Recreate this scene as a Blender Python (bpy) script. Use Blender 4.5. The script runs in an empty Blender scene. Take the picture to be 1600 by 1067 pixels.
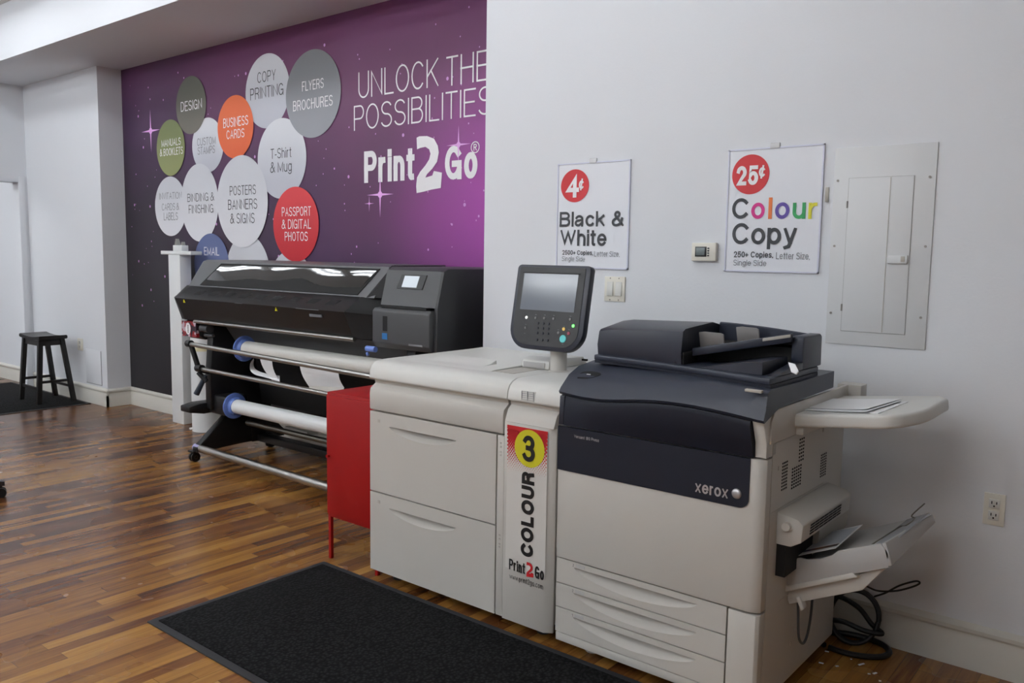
import bpy, bmesh, math, random
from mathutils import Vector, Matrix
random.seed(7)
COL = bpy.context.scene.collection
PI = math.pi

# ------------------------------------------------------------------ camera solution (measured)
YAW, PIT, ROL, FPX, CH = math.radians(39.083), math.radians(5.945), math.radians(.8746), 1308.5, 1.45
_F = Vector((-math.sin(YAW)*math.cos(PIT), math.cos(YAW)*math.cos(PIT), -math.sin(PIT)))
_R0 = Vector((math.cos(YAW), math.sin(YAW), 0)); _U0 = _R0.cross(_F)
_c, _s = math.cos(ROL), math.sin(ROL)
_R = _c*_R0 + _s*_U0; _U = -_s*_R0 + _c*_U0
def at(px, py, ax, val):
    """survey helper: the world point of a measured direction on the plane axis=val"""
    d = _F + _R*((px-800)/FPX) - _U*((py-533.5)/FPX)
    C = Vector((0, 0, CH)); t = (val - C[ax])/d[ax]
    return C + d*t

# ------------------------------------------------------------------ materials
def lin(c):
    return tuple(((v/255)/12.92 if v/255 <= .04045 else ((v/255+.055)/1.055)**2.4) for v in c)
def mat(name, rgb, rough=.5, metal=0, spec=.5, bump=0, bscale=200, emis=None, estr=0, coat=0, mottle=0, mscale=3):
    m = bpy.data.materials.new(name); m.use_nodes = True
    nt = m.node_tree; b = nt.nodes['Principled BSDF']
    col = (*lin(rgb), 1)
    b.inputs['Base Color'].default_value = col
    b.inputs['Roughness'].default_value = rough
    b.inputs['Metallic'].default_value = metal
    b.inputs['Specular IOR Level'].default_value = spec
    b.inputs['Coat Weight'].default_value = coat
    if emis:
        b.inputs['Emission Color'].default_value = (*lin(emis), 1)
        b.inputs['Emission Strength'].default_value = estr
    tc = nt.nodes.new('ShaderNodeTexCoord')
    if mottle:
        n = nt.nodes.new('ShaderNodeTexNoise'); n.inputs['Scale'].default_value = mscale; n.inputs['Detail'].default_value = 4
        nt.links.new(tc.outputs['Object'], n.inputs['Vector'])
        r = nt.nodes.new('ShaderNodeMix'); r.data_type = 'RGBA'
        r.inputs[6].default_value = tuple(v*(1-mottle) for v in col[:3])+(1,)
        r.inputs[7].default_value = tuple(min(1, v*(1+mottle)) for v in col[:3])+(1,)
        nt.links.new(n.outputs['Fac'], r.inputs[0]); nt.links.new(r.outputs[2], b.inputs['Base Color'])
    if bump:
        n = nt.nodes.new('ShaderNodeTexNoise'); n.inputs['Scale'].default_value = bscale; n.inputs['Detail'].default_value = 3
        nt.links.new(tc.outputs['Object'], n.inputs['Vector'])
        bp = nt.nodes.new('ShaderNodeBump'); bp.inputs['Strength'].default_value = bump; bp.inputs['Distance'].default_value = .002
        nt.links.new(n.outputs['Fac'], bp.inputs['Height']); nt.links.new(bp.outputs[0], b.inputs['Normal'])
    return m

M = {}
M['wall'] = mat('wall_paint', (222, 224, 228), .6, bump=.25, bscale=90, mottle=.015, mscale=1.2)
M['ceil'] = mat('ceiling_paint', (214, 212, 208), .8, bump=.2, bscale=90)
M['trim'] = mat('trim_paint', (208, 205, 196), .35, mottle=.03, mscale=6)
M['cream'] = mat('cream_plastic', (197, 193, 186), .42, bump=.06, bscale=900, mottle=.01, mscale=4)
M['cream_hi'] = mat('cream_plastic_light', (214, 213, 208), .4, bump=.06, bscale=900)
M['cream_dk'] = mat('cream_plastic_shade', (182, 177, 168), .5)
M['grey_tray'] = mat('grey_tray_plastic', (178, 176, 174), .45)
M['navy'] = mat('navy_plastic', (37, 40, 52), .36, bump=.12, bscale=1200)
M['navy_top'] = mat('navy_plastic_top', (40, 45, 59), .40, bump=.12, bscale=1200)
M['navy_dk'] = mat('navy_plastic_dark', (27, 30, 42), .5, spec=.3)
M['black'] = mat('black_plastic', (25, 25, 26), .38, bump=.1, bscale=900)
M['blackm'] = mat('black_matte', (9, 9, 10), .7)
M['line'] = mat('seam_dark', (28, 26, 25), .9)
M['graph'] = mat('graphite_plastic', (70, 71, 73), .42, bump=.15, bscale=1100)
M['graph_dk'] = mat('graphite_plastic_dark', (50, 51, 53), .45, bump=.15, bscale=1100)
M['graph_lt'] = mat('graphite_plastic_light', (98, 99, 101), .4, bump=.15, bscale=1100)
M['glass_dk'] = mat('smoked_window', (26, 27, 28), .045, spec=.9, coat=1)
M['alu'] = mat('brushed_aluminium', (175, 173, 168), .28, metal=1)
M['alu_dk'] = mat('dull_aluminium', (110, 106, 98), .4, metal=1)
M['blue'] = mat('blue_plastic', (112, 140, 212), .4)
M['paper'] = mat('white_paper', (242, 242, 243), .7)
M['media'] = mat('white_media', (222, 220, 214), .45)
M['red'] = mat('red_lacquer', (152, 10, 11), .5, spec=.3, bump=.05, bscale=500)
M['red_print'] = mat('red_print', (205, 45, 52), .55)
M['dred'] = mat('deep_red_print', (190, 22, 30), .5)
M['yellow'] = mat('yellow_print', (205, 196, 30), .5)
M['ink'] = mat('black_ink', (20, 18, 18), .5)
M['ink_gy'] = mat('charcoal_ink', (62, 64, 68), .6)
M['ink_lt'] = mat('grey_ink', (120, 122, 126), .6)
M['whiteink'] = mat('white_ink', (238, 236, 238), .5)
M['sign'] = mat('sign_board', (228, 230, 236), .35)
M['sign_edge'] = mat('sign_sleeve_edge', (212, 214, 230), .3)
M['plate'] = mat('switch_plate', (226, 222, 210), .4)
M['wood_blk'] = mat('black_stained_wood', (20, 17, 16), .35, bump=.2, bscale=40)
M['screw'] = mat('screw_metal', (150, 146, 140), .4, metal=.6)
M['panelpaint'] = mat('panel_paint', (214, 215, 216), .45, bump=.05, bscale=300)
M['cable'] = mat('black_rubber', (10, 10, 11), .4)
M['cable_gy'] = mat('grey_cable', (72, 76, 80), .45)
M['tube'] = mat('white_tube', (226, 228, 228), .5)
M['lightbody'] = mat('light_housing', (235, 235, 235), .5)
M['lamp'] = mat('fluorescent_tube', (255, 255, 255), .5, emis=(244, 250, 255), estr=9)
M['brass'] = mat('yellowed_tape', (214, 206, 168), .5)
M['chrome'] = mat('chrome', (200, 200, 205), .12, metal=1)
M['silverlogo'] = mat('silver_logo', (190, 188, 190), .35, metal=.7)
for k, c in dict(magenta=(214, 48, 138), orange=(226, 120, 60), violet=(96, 76, 160), green=(56, 160, 92), lemon=(222, 216, 60)).items():
    M[k] = mat('ink_'+k, c, .55)

def floor_mat():
    m = bpy.data.materials.new('strip_wood_floor'); m.use_nodes = True
    nt = m.node_tree; N = nt.nodes; L = nt.links; b = N['Principled BSDF']
    def math_(op, a, bb=None, c=None):
        n = N.new('ShaderNodeMath'); n.operation = op
        for i, v in enumerate((a, bb, c)):
            if v is None: continue
            if isinstance(v, (int, float)): n.inputs[i].default_value = v
            else: L.new(v, n.inputs[i])
        return n.outputs[0]
    tc = N.new('ShaderNodeTexCoord'); sp = N.new('ShaderNodeSeparateXYZ'); L.new(tc.outputs['Object'], sp.inputs[0])
    X, Y = sp.outputs[0], sp.outputs[1]
    W = .060
    u = math_('DIVIDE', X, W); iu = math_('FLOOR', u); fu = math_('FRACT', u)
    wn = N.new('ShaderNodeTexWhiteNoise'); wn.noise_dimensions = '1D'; L.new(iu, wn.inputs['W'])
    off = math_('MULTIPLY', wn.outputs['Value'], 7.3)
    v = math_('ADD', math_('DIVIDE', Y, .74), off); iv = math_('FLOOR', v); fv = math_('FRACT', v)
    cb = N.new('ShaderNodeCombineXYZ'); L.new(iu, cb.inputs[0]); L.new(iv, cb.inputs[1])
    w2 = N.new('ShaderNodeTexWhiteNoise'); w2.noise_dimensions = '3D'; L.new(cb.outputs[0], w2.inputs['Vector'])
    # grain: noise stretched along the boards, shifted per board
    cg = N.new('ShaderNodeCombineXYZ')
    L.new(math_('MULTIPLY', X, 55), cg.inputs[0]); L.new(math_('MULTIPLY', Y, 3.0), cg.inputs[1]); L.new(math_('MULTIPLY', w2.outputs['Value'], 40), cg.inputs[2])
    gn = N.new('ShaderNodeTexNoise'); gn.inputs['Scale'].default_value = 1; gn.inputs['Detail'].default_value = 5; gn.inputs['Roughness'].default_value = .6
    L.new(cg.outputs[0], gn.inputs['Vector'])
    bn = N.new('ShaderNodeTexNoise'); bn.inputs['Scale'].default_value = .55; bn.inputs['Detail'].default_value = 2
    L.new(tc.outputs['Object'], bn.inputs['Vector'])
    big = N.new('ShaderNodeTexNoise'); big.inputs['Scale'].default_value = 1.0; big.inputs['Detail'].default_value = 3
    cs = N.new('ShaderNodeCombineXYZ'); L.new(math_('MULTIPLY', X, 9), cs.inputs[0]); L.new(math_('MULTIPLY', Y, 1.6), cs.inputs[1])
    L.new(cs.outputs[0], big.inputs['Vector'])
    s = math_('ADD', math_('ADD', .05, math_('MULTIPLY', w2.outputs['Value'], .42)), math_('MULTIPLY', gn.outputs['Fac'], .55))
    s = math_('ADD', s, math_('MULTIPLY', math_('SUBTRACT', big.outputs['Fac'], .5), .5))
    s = math_('ADD', s, math_('MULTIPLY', math_('SUBTRACT', bn.outputs['Fac'], .5), .3))
    # boards are darker and redder toward the far end of the room
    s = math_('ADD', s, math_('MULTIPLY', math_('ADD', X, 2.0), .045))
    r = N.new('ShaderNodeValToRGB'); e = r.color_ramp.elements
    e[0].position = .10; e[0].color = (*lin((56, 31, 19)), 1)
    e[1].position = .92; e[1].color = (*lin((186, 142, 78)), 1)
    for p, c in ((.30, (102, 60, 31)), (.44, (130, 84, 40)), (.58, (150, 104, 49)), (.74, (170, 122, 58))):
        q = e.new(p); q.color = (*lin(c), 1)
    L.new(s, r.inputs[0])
    # gaps
    g1 = math_('LESS_THAN', math_('ABSOLUTE', math_('SUBTRACT', fu, .5)), .485)
    g2 = math_('LESS_THAN', math_('ABSOLUTE', math_('SUBTRACT', fv, .5)), .4985)
    g = math_('MULTIPLY', g1, g2)
    mx = N.new('ShaderNodeMix'); mx.data_type = 'RGBA'
    mx.inputs[6].default_value = (*lin((44, 26, 14)), 1); L.new(math_('ADD', math_('MULTIPLY', g, .6), .4), mx.inputs[0]); L.new(r.outputs[0], mx.inputs[7])
    L.new(mx.outputs[2], b.inputs['Base Color'])
    rn = N.new('ShaderNodeTexNoise'); rn.inputs['Scale'].default_value = 3; L.new(tc.outputs['Object'], rn.inputs['Vector'])
    L.new(math_('ADD', .24, math_('MULTIPLY', rn.outputs['Fac'], .06)), b.inputs['Roughness'])
    b.inputs['Specular IOR Level'].default_value = .5
    bp = N.new('ShaderNodeBump'); bp.inputs['Strength'].default_value = .12; bp.inputs['Distance'].default_value = .002
    L.new(math_('ADD', math_('MULTIPLY', g, .7), math_('MULTIPLY', gn.outputs['Fac'], .4)), bp.inputs['Height'])
    L.new(bp.outputs[0], b.inputs['Normal'])
    return m
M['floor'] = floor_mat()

def mat_rug(name, c1, c2):
    m = bpy.data.materials.new(name); m.use_nodes = True
    nt = m.node_tree; N = nt.nodes; L = nt.links; b = N['Principled BSDF']
    tc = N.new('ShaderNodeTexCoord')
    br = N.new('ShaderNodeTexVoronoi'); br.inputs['Scale'].default_value = 75
    L.new(tc.outputs['Object'], br.inputs['Vector'])
    n = N.new('ShaderNodeTexNoise'); n.inputs['Scale'].default_value = 260; L.new(tc.outputs['Object'], n.inputs['Vector'])
    r = N.new('ShaderNodeValToRGB'); r.color_ramp.elements[0].position = .15; r.color_ramp.elements[1].position = .6
    r.color_ramp.elements[0].color = (*lin(c2), 1); r.color_ramp.elements[1].color = (*lin(c1), 1)
    L.new(br.outputs['Distance'], r.inputs[0])
    sp = N.new('ShaderNodeValToRGB'); sp.color_ramp.elements[0].position = .73; sp.color_ramp.elements[1].position = .76
    sp.color_ramp.elements[1].color = (.35, .33, .28, 1)
    L.new(n.outputs['Fac'], sp.inputs[0])
    ad = N.new('ShaderNodeMix'); ad.data_type = 'RGBA'; ad.blend_type = 'ADD'; ad.inputs[0].default_value = .25
    L.new(r.outputs[0], ad.inputs[6]); L.new(sp.outputs[0], ad.inputs[7]); L.new(ad.outputs[2], b.inputs['Base Color'])
    b.inputs['Roughness'].default_value = .95; b.inputs['Specular IOR Level'].default_value = .15
    bp = N.new('ShaderNodeBump'); bp.inputs['Strength'].default_value = .8; bp.inputs['Distance'].default_value = .004
    L.new(br.outputs['Distance'], bp.inputs['Height']); L.new(bp.outputs[0], b.inputs['Normal'])
    return m
M['rug'] = mat_rug('ribbed_mat_pile', (14, 14, 15), (38, 38, 39))
M['rubber'] = mat('mat_rubber_edge', (44, 45, 48), .6)

def mural_mat():
    m = bpy.data.materials.new('purple_galaxy_print'); m.use_nodes = True
    nt = m.node_tree; N = nt.nodes; L = nt.links; b = N['Principled BSDF']
    tc = N.new('ShaderNodeTexCoord'); sp = N.new('ShaderNodeSeparateXYZ'); L.new(tc.outputs['Object'], sp.inputs[0])
    n = N.new('ShaderNodeTexNoise'); n.inputs['Scale'].default_value = .8; n.inputs['Detail'].default_value = 5; L.new(tc.outputs['Object'], n.inputs['Vector'])
    def math_(op, a, bb):
        q = N.new('ShaderNodeMath'); q.operation = op
        for i, v in enumerate((a, bb)):
            if isinstance(v, (int, float)): q.inputs[i].default_value = v
            else: L.new(v, q.inputs[i])
        return q.outputs[0]
    # t grows to the right and upward: near-black lower left, plum middle, magenta right edge
    t = math_('MULTIPLY', math_('ADD', sp.outputs[0], 2.40), .085)      # 0 .. .36
    t = math_('ADD', t, math_('MULTIPLY', sp.outputs[2], .20))
    t = math_('ADD', t, math_('MULTIPLY', math_('SUBTRACT', n.outputs['Fac'], .5), .38))
    r = N.new('ShaderNodeValToRGB'); e = r.color_ramp.elements
    e[0].position = .22; e[0].color = (*lin((33, 29, 34)), 1)
    e[1].position = 1.0; e[1].color = (*lin((118, 58, 108)), 1)
    for p, c in ((.40, (46, 35, 50)), (.54, (70, 40, 76)), (.68, (92, 40, 84)), (.82, (104, 42, 90))):
        q = e.new(p); q.color = (*lin(c), 1)
    L.new(t, r.inputs[0])
    # magenta glow at the lower right
    dx = math_('MULTIPLY', math_('ADD', sp.outputs[0], -2.20), .75); dz = math_('MULTIPLY', math_('SUBTRACT', sp.outputs[2], 1.75), .9)
    d = math_('POWER', math_('ADD', math_('MULTIPLY', dx, dx), math_('MULTIPLY', dz, dz)), .5)
    gl = N.new('ShaderNodeMapRange'); gl.inputs[1].default_value = 0; gl.inputs[2].default_value = 1.0; gl.inputs[3].default_value = .85; gl.inputs[4].default_value = 0
    gl.interpolation_type = 'SMOOTHSTEP'; L.new(d, gl.inputs[0])
    mx = N.new('ShaderNodeMix'); mx.data_type = 'RGBA'; L.new(gl.outputs[0], mx.inputs[0]); L.new(r.outputs[0], mx.inputs[6]); mx.inputs[7].default_value = (*lin((176, 66, 172)), 1)
    L.new(mx.outputs[2], b.inputs['Base Color'])
    b.inputs['Roughness'].default_value = .45
    return m
M['mural'] = mural_mat()
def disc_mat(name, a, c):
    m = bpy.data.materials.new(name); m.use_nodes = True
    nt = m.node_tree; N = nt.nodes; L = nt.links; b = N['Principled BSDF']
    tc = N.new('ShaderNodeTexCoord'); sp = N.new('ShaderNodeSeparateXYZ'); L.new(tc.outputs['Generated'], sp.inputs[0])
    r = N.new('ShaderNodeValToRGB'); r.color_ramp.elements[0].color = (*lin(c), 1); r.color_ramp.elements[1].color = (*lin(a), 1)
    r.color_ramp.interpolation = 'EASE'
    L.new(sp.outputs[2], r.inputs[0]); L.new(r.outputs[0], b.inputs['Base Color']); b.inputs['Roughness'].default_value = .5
    return m

# ------------------------------------------------------------------ geometry helpers
def B(): return bmesh.new()
def box(bm, x0, x1, y0, y1, z0, z1, bev=0, seg=2):
    v = [bm.verts.new((x, y, z)) for z in (z0, z1) for y in (y0, y1) for x in (x0, x1)]
    fs = [bm.faces.new([v[i] for i in f]) for f in ((0,2,3,1),(4,5,7,6),(0,1,5,4),(2,6,7,3),(0,4,6,2),(1,3,7,5))]
    if bev:
        es = list({e for f in fs for e in f.edges})
        bmesh.ops.bevel(bm, geom=es, offset=bev, segments=seg, profile=.5, affect='EDGES', clamp_overlap=True)
    return bm
def frame_box(bm, o, u, v, w, lu, lv, lw, bev=0, seg=2):
    """box from corner o along unit-ish axes u,v,w"""
    o = Vector(o); u = Vector(u).normalized()*lu; v = Vector(v).normalized()*lv; w = Vector(w).normalized()*lw
    p = [o+a*u+b*v+c*w for c in (0,1) for b in (0,1) for a in (0,1)]
    vs = [bm.verts.new(q) for q in p]
    fs = [bm.faces.new([vs[i] for i in f]) for f in ((0,2,3,1),(4,5,7,6),(0,1,5,4),(2,6,7,3),(0,4,6,2),(1,3,7,5))]
    bmesh.ops.recalc_face_normals(bm, faces=fs)
    if bev:
        es = list({e for f in fs for e in f.edges})
        bmesh.ops.bevel(bm, geom=es, offset=bev, segments=seg, profile=.5, affect='EDGES', clamp_overlap=True)
    return bm
def ext(bm, pts, vec, bev=0, seg=2):
    """extrude a closed 3-D polygon along vec"""
    vec = Vector(vec)
    a = [bm.verts.new(p) for p in pts]; b = [bm.verts.new(Vector(p)+vec) for p in pts]
    n = len(pts); fs = [bm.faces.new(a), bm.faces.new(list(reversed(b)))]
    for i in range(n): fs.append(bm.faces.new([a[i], b[i], b[(i+1) % n], a[(i+1) % n]]))
    bmesh.ops.recalc_face_normals(bm, faces=fs)
    if bev:
        es = list({e for f in fs for e in f.edges if e.calc_face_angle(0) > .6})
        bmesh.ops.bevel(bm, geom=es, offset=bev, segments=seg, profile=.5, affect='EDGES', clamp_overlap=True)
    return bm
def prX(bm, yz, x0, x1, bev=0, seg=2): return ext(bm, [(x0, y, z) for y, z in yz], (x1-x0, 0, 0), bev, seg)
def prY(bm, xz, y0, y1, bev=0, seg=2): return ext(bm, [(x, y0, z) for x, z in xz], (0, y1-y0, 0), bev, seg)
def prZ(bm, xy, z0, z1, bev=0, seg=2): return ext(bm, [(x, y, z0) for x, y in xy], (0, 0, z1-z0), bev, seg)
def cyl(bm, a, b, r, n=20, r2=None, cap=True):
    a, b = Vector(a), Vector(b); d = (b-a).normalized(); r2 = r if r2 is None else r2
    u = d.orthogonal().normalized(); w = d.cross(u)
    A = [bm.verts.new(a+(u*math.cos(t)+w*math.sin(t))*r) for t in [2*PI*i/n for i in range(n)]]
    C = [bm.verts.new(b+(u*math.cos(t)+w*math.sin(t))*r2) for t in [2*PI*i/n for i in range(n)]]
    fs = [bm.faces.new([A[i], A[(i+1) % n], C[(i+1) % n], C[i]]) for i in range(n)]
    if cap: fs += [bm.faces.new(list(reversed(A))), bm.faces.new(C)]
    bmesh.ops.recalc_face_normals(bm, faces=fs)
    return bm
def ring(bm, c, d, r0, r1, h, n=32):
    """washer: centre c, axis d"""
    c, d = Vector(c), Vector(d).normalized(); u = d.orthogonal().normalized(); w = d.cross(u)
    L = []
    for rr, hh in ((r0, 0), (r1, 0), (r1, h), (r0, h)):
        L.append([bm.verts.new(c+d*hh+(u*math.cos(2*PI*i/n)+w*math.sin(2*PI*i/n))*rr) for i in range(n)])
    fs = []
    for k in range(4):
        P, Q = L[k], L[(k+1) % 4]
        for i in range(n): fs.append(bm.faces.new([P[i], P[(i+1) % n], Q[(i+1) % n], Q[i]]))
    bmesh.ops.recalc_face_normals(bm, faces=fs)
    return bm
def loft(bm, secs):
    R = [[bm.verts.new(p) for p in s] for s in secs]; n = len(secs[0]); fs = []
    for k in range(len(R)-1):
        for i in range(n): fs.append(bm.faces.new([R[k][i], R[k][(i+1) % n], R[k+1][(i+1) % n], R[k+1][i]]))
    fs += [bm.faces.new(list(reversed(R[0]))), bm.faces.new(R[-1])]
    bmesh.ops.recalc_face_normals(bm, faces=fs)
    return bm
def catmull(P, n=8):
    P = [Vector(p) for p in P]; Q = [P[0]*2-P[1]]+P+[P[-1]*2-P[-2]]; out = []
    for i in range(1, len(Q)-2):
        a, b, c, d = Q[i-1:i+3]
        for k in range(n):
            t = k/n
            out.append(.5*((2*b)+(c-a)*t+(2*a-5*b+4*c-d)*t*t+(3*b-a-3*c+d)*t**3))
    return out+[P[-1]]
def tube(bm, path, r, n=8, smooth=8):
    P = catmull(path, smooth) if smooth else [Vector(p) for p in path]
    rings = []; up = None
    for i, p in enumerate(P):
        d = (P[min(i+1, len(P)-1)]-P[max(i-1, 0)]).normalized()
        if up is None: up = d.orthogonal().normalized()
        up = (up-d*up.dot(d)).normalized(); w = d.cross(up)
        rings.append([bm.verts.new(p+(up*math.cos(2*PI*k/n)+w*math.sin(2*PI*k/n))*r) for k in range(n)])
    fs = []
    for a, b in zip(rings, rings[1:]):
        for k in range(n): fs.append(bm.faces.new([a[k], a[(k+1) % n], b[(k+1) % n], b[k]]))
    fs += [bm.faces.new(list(reversed(rings[0]))), bm.faces.new(rings[-1])]
    bmesh.ops.recalc_face_normals(bm, faces=fs)
    return bm
def flat(bm, pts): bm.faces.new([bm.verts.new(p) for p in pts]); return bm
def disc(bm, c, r, n=48, u=(1,0,0), w=(0,0,1), rw=None):
    c, u, w = Vector(c), Vector(u), Vector(w); rw = rw or r
    return flat(bm, [c+u*r*math.cos(2*PI*i/n)+w*rw*math.sin(2*PI*i/n) for i in range(n)])

def hit(ob, px, py):
    from mathutils.bvhtree import BVHTree
    off = root_loc(ob); me = ob.data; T = BVHTree.FromPolygons([v.co+off for v in me.vertices], [tuple(p.vertices) for p in me.polygons])
    d = (_F + _R*((px-800)/FPX) - _U*((py-533.5)/FPX)).normalized(); r = T.ray_cast(Vector((0,0,CH)), d); return r[0], r[1]
def root_loc(p):
    while p.parent: p = p.parent
    return p.location.copy()
def obj(name, bm, m, parent=None, label=None, origin=None, sharp=35):
    off = root_loc(parent) if parent else (Vector(origin) if origin is not None else Vector((0,0,0)))
    if off.length: bmesh.ops.translate(bm, verts=bm.verts, vec=-off)
    bmesh.ops.recalc_face_normals(bm, faces=bm.faces); bm.normal_update()
    for f in bm.faces: f.smooth = True
    for e in bm.edges:
        if len(e.link_faces) != 2 or e.calc_face_angle(0) > math.radians(sharp): e.smooth = False
    me = bpy.data.meshes.new(name); bm.to_mesh(me); bm.free()
    me.materials.append(M[m] if isinstance(m, str) else m)
    o = bpy.data.objects.new(name, me); COL.objects.link(o)
    if parent: o.parent = parent
    else: o.location = off
    if label: o['label'] = label
    return o
def tag(o, label, cat, group=None, kind=None):
    o['label'] = label; o['category'] = cat
    if group: o['group'] = group
    if kind: o['kind'] = kind
    return o
def thing(name, loc, label, cat, group=None):
    o = bpy.data.objects.new(name, None); o.location = loc; o.empty_display_size = .05; COL.objects.link(o)
    return tag(o, label, cat, group)
def struct(name, bm, m):
    o = obj(name, bm, m); o['kind'] = 'structure'; return o

# ------------------------------------------------------------------ lettering: a small stroke alphabet drawn here
def A_(cx, cy, rx, ry, a0, a1): return ('a', cx, cy, rx, ry, a0, a1)
XH = .72
G = {
'A': (.70, [[(0,0),(.5,1),(1,0)],[(.17,.33),(.83,.33)]]), 'B': (.64, [[(0,0),(0,1),(.5,1),A_(.55,.77,.38,.23,90,-90),(0,.54)],[(.5,.54),A_(.6,.27,.40,.27,90,-90),(0,0)]]),
'C': (.70, [[A_(.52,.5,.52,.5,42,318)]]), 'D': (.68, [[(0,0),(0,1),(.4,1),A_(.45,.5,.55,.5,90,-90),(0,0)]]),
'E': (.58, [[(1,1),(0,1),(0,0),(1,0)],[(0,.52),(.92,.52)]]), 'F': (.54, [[(1,1),(0,1),(0,0)],[(0,.50),(.9,.50)]]),
'G': (.74, [[A_(.5,.5,.5,.5,42,330)],[(.97,0),(.97,.46),(.56,.46)]]), 'H': (.66, [[(0,0),(0,1)],[(1,0),(1,1)],[(0,.53),(1,.53)]]),
'I': (0, [[(0,0),(0,1)]]), 'K': (.66, [[(0,0),(0,1)],[(.95,1),(.03,.38)],[(.36,.6),(1,0)]]), 'L': (.54, [[(0,1),(0,0),(1,0)]]),
'M': (.80, [[(0,0),(0,1),(.5,.12),(1,1),(1,0)]]), 'N': (.67, [[(0,0),(0,1),(1,0),(1,1)]]), 'O': (.76, [[A_(.5,.5,.5,.5,90,450)]]),
'P': (.62, [[(0,0),(0,1),(.6,1),A_(.62,.73,.38,.27,90,-90),(0,.46)]]), 'R': (.66, [[(0,0),(0,1),(.6,1),A_(.6,.745,.36,.255,90,-90),(0,.49)],[(.62,.48),(.90,.32),(.97,0)]]),
'S': (.64, [[A_(.5,.755,.46,.245,28,265),A_(.5,.255,.5,.255,85,-155)]]), 'T': (.60, [[(0,1),(1,1)],[(.5,0),(.5,1)]]),
'U': (.66, [[(0,1),(0,.35),A_(.5,.33,.5,.33,180,360),(1,1)]]), 'V': (.68, [[(0,1),(.5,0),(1,1)]]), 'W': (.98, [[(0,1),(.26,0),(.5,1),(.74,0),(1,1)]]),
'X': (.66, [[(0,0),(1,1)],[(0,1),(1,0)]]), 'Y': (.66, [[(0,1),(.5,.42),(1,1)],[(.5,.42),(.5,0)]]), 'Z': (.60, [[(0,1),(1,1),(0,0),(1,0)]]),
'a': (.54, [[(.88,0),(.88,.5),A_(.46,.50,.42,.22,0,155)],[(.88,.44),(.42,.38),A_(.36,.19,.36,.19,90,300),(.88,.22)]]),
'c': (.52, [[A_(.52,.36,.52,.36,42,318)]]), 'd': (.54, [[(1,0),(1,1)],[A_(.5,.36,.5,.36,0,360)]]),
'e': (.55, [[(.04,.37),(1,.37),A_(.5,.36,.5,.36,3,322)]]), 'g': (.54, [[A_(.5,.37,.5,.35,0,360)],[(1,.72),(1,-.06),A_(.5,-.06,.5,.21,0,-155)]]),
'h': (.52, [[(0,0),(0,1)],[(0,.44),A_(.5,.44,.5,.28,180,0),(1,0)]]), 'i': (0, [[(0,0),(0,.70)],[(0,.95),(0,1)]]),
'k': (.52, [[(0,0),(0,1)],[(.92,.72),(.03,.26)],[(.36,.46),(1,0)]]), 'l': (0, [[(0,0),(0,1)]]),
'm': (.84, [[(0,0),(0,.72)],[(0,.46),A_(.25,.46,.25,.26,180,0),(.5,0)],[(.5,.46),A_(.75,.46,.25,.26,180,0),(1,0)]]),
'n': (.52, [[(0,0),(0,.72)],[(0,.44),A_(.5,.44,.5,.28,180,0),(1,0)]]), 'o': (.56, [[A_(.5,.36,.5,.36,90,450)]]),
'p': (.54, [[(0,-.27),(0,.72)],[A_(.5,.36,.5,.36,0,360)]]), 'r': (.32, [[(0,0),(0,.72)],[(0,.42),A_(.8,.38,.8,.34,175,85)]]),
's': (.48, [[A_(.5,.545,.46,.175,28,265),A_(.5,.185,.5,.185,85,-155)]]), 't': (.32, [[(.38,.95),(.38,.16),A_(.78,.16,.40,.16,180,280)],[(0,.72),(1,.72)]]),
'u': (.52, [[(0,.72),(0,.28),A_(.5,.28,.5,.28,180,360)],[(1,.72),(1,0)]]), 'v': (.50, [[(0,.72),(.5,0),(1,.72)]]),
'w': (.74, [[(0,.72),(.26,0),(.5,.72),(.74,0),(1,.72)]]), 'x': (.50, [[(0,0),(1,.72)],[(0,.72),(1,0)]]),
'y': (.52, [[(0,.72),(.52,0)],[(1,.72),(.42,-.20),(.08,-.27)]]), 'z': (.46, [[(0,.72),(1,.72),(0,0),(1,0)]]),
'0': (.56, [[A_(.5,.5,.5,.5,90,450)]]), '1': (.30, [[(0,.76),(.9,1),(.9,0)]]),
'2': (.56, [[A_(.5,.70,.5,.30,165,-25),(0,0),(1,0)]]), '3': (.56, [[A_(.47,.755,.44,.245,155,-80),(.38,.53)],[(.38,.53),A_(.48,.27,.50,.27,82,-155)]]),
'4': (.60, [[(.76,0),(.76,1),(0,.28),(1,.28)]]), '5': (.56, [[(.90,1),(.18,1),(.08,.50),A_(.48,.32,.50,.32,135,-150)]]),
'8': (.56, [[A_(.5,.765,.42,.235,90,450)],[A_(.5,.27,.5,.27,90,450)]]),
'&': (.74, [['s',(1,0),(.58,.40),(.24,.74),(.26,.93),(.44,1),(.62,.92),(.62,.74),(.38,.56),(.06,.38),(0,.2),(.12,.04),(.38,0),(.70,.12),(.92,.50)]]),
'-': (.30, [[(0,.36),(1,.36)]]), '+': (.50, [[(0,.40),(1,.40)],[(.5,.12),(.5,.68)]]), '.': (0, [[(0,0),(0,.03)]]), ',': (0, [[(0,.03),(0,-.08)]]),
'¢': (.50, [[A_(.52,.48,.52,.34,45,315)],[(.38,.0),(.72,1)]]),
'®': (1.0, [[A_(.5,.5,.5,.5,90,450)],[(.36,.24),(.36,.76),(.52,.76),A_(.52,.63,.15,.13,90,-90),(.36,.5)],[(.52,.5),(.68,.24)]]),
}
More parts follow.
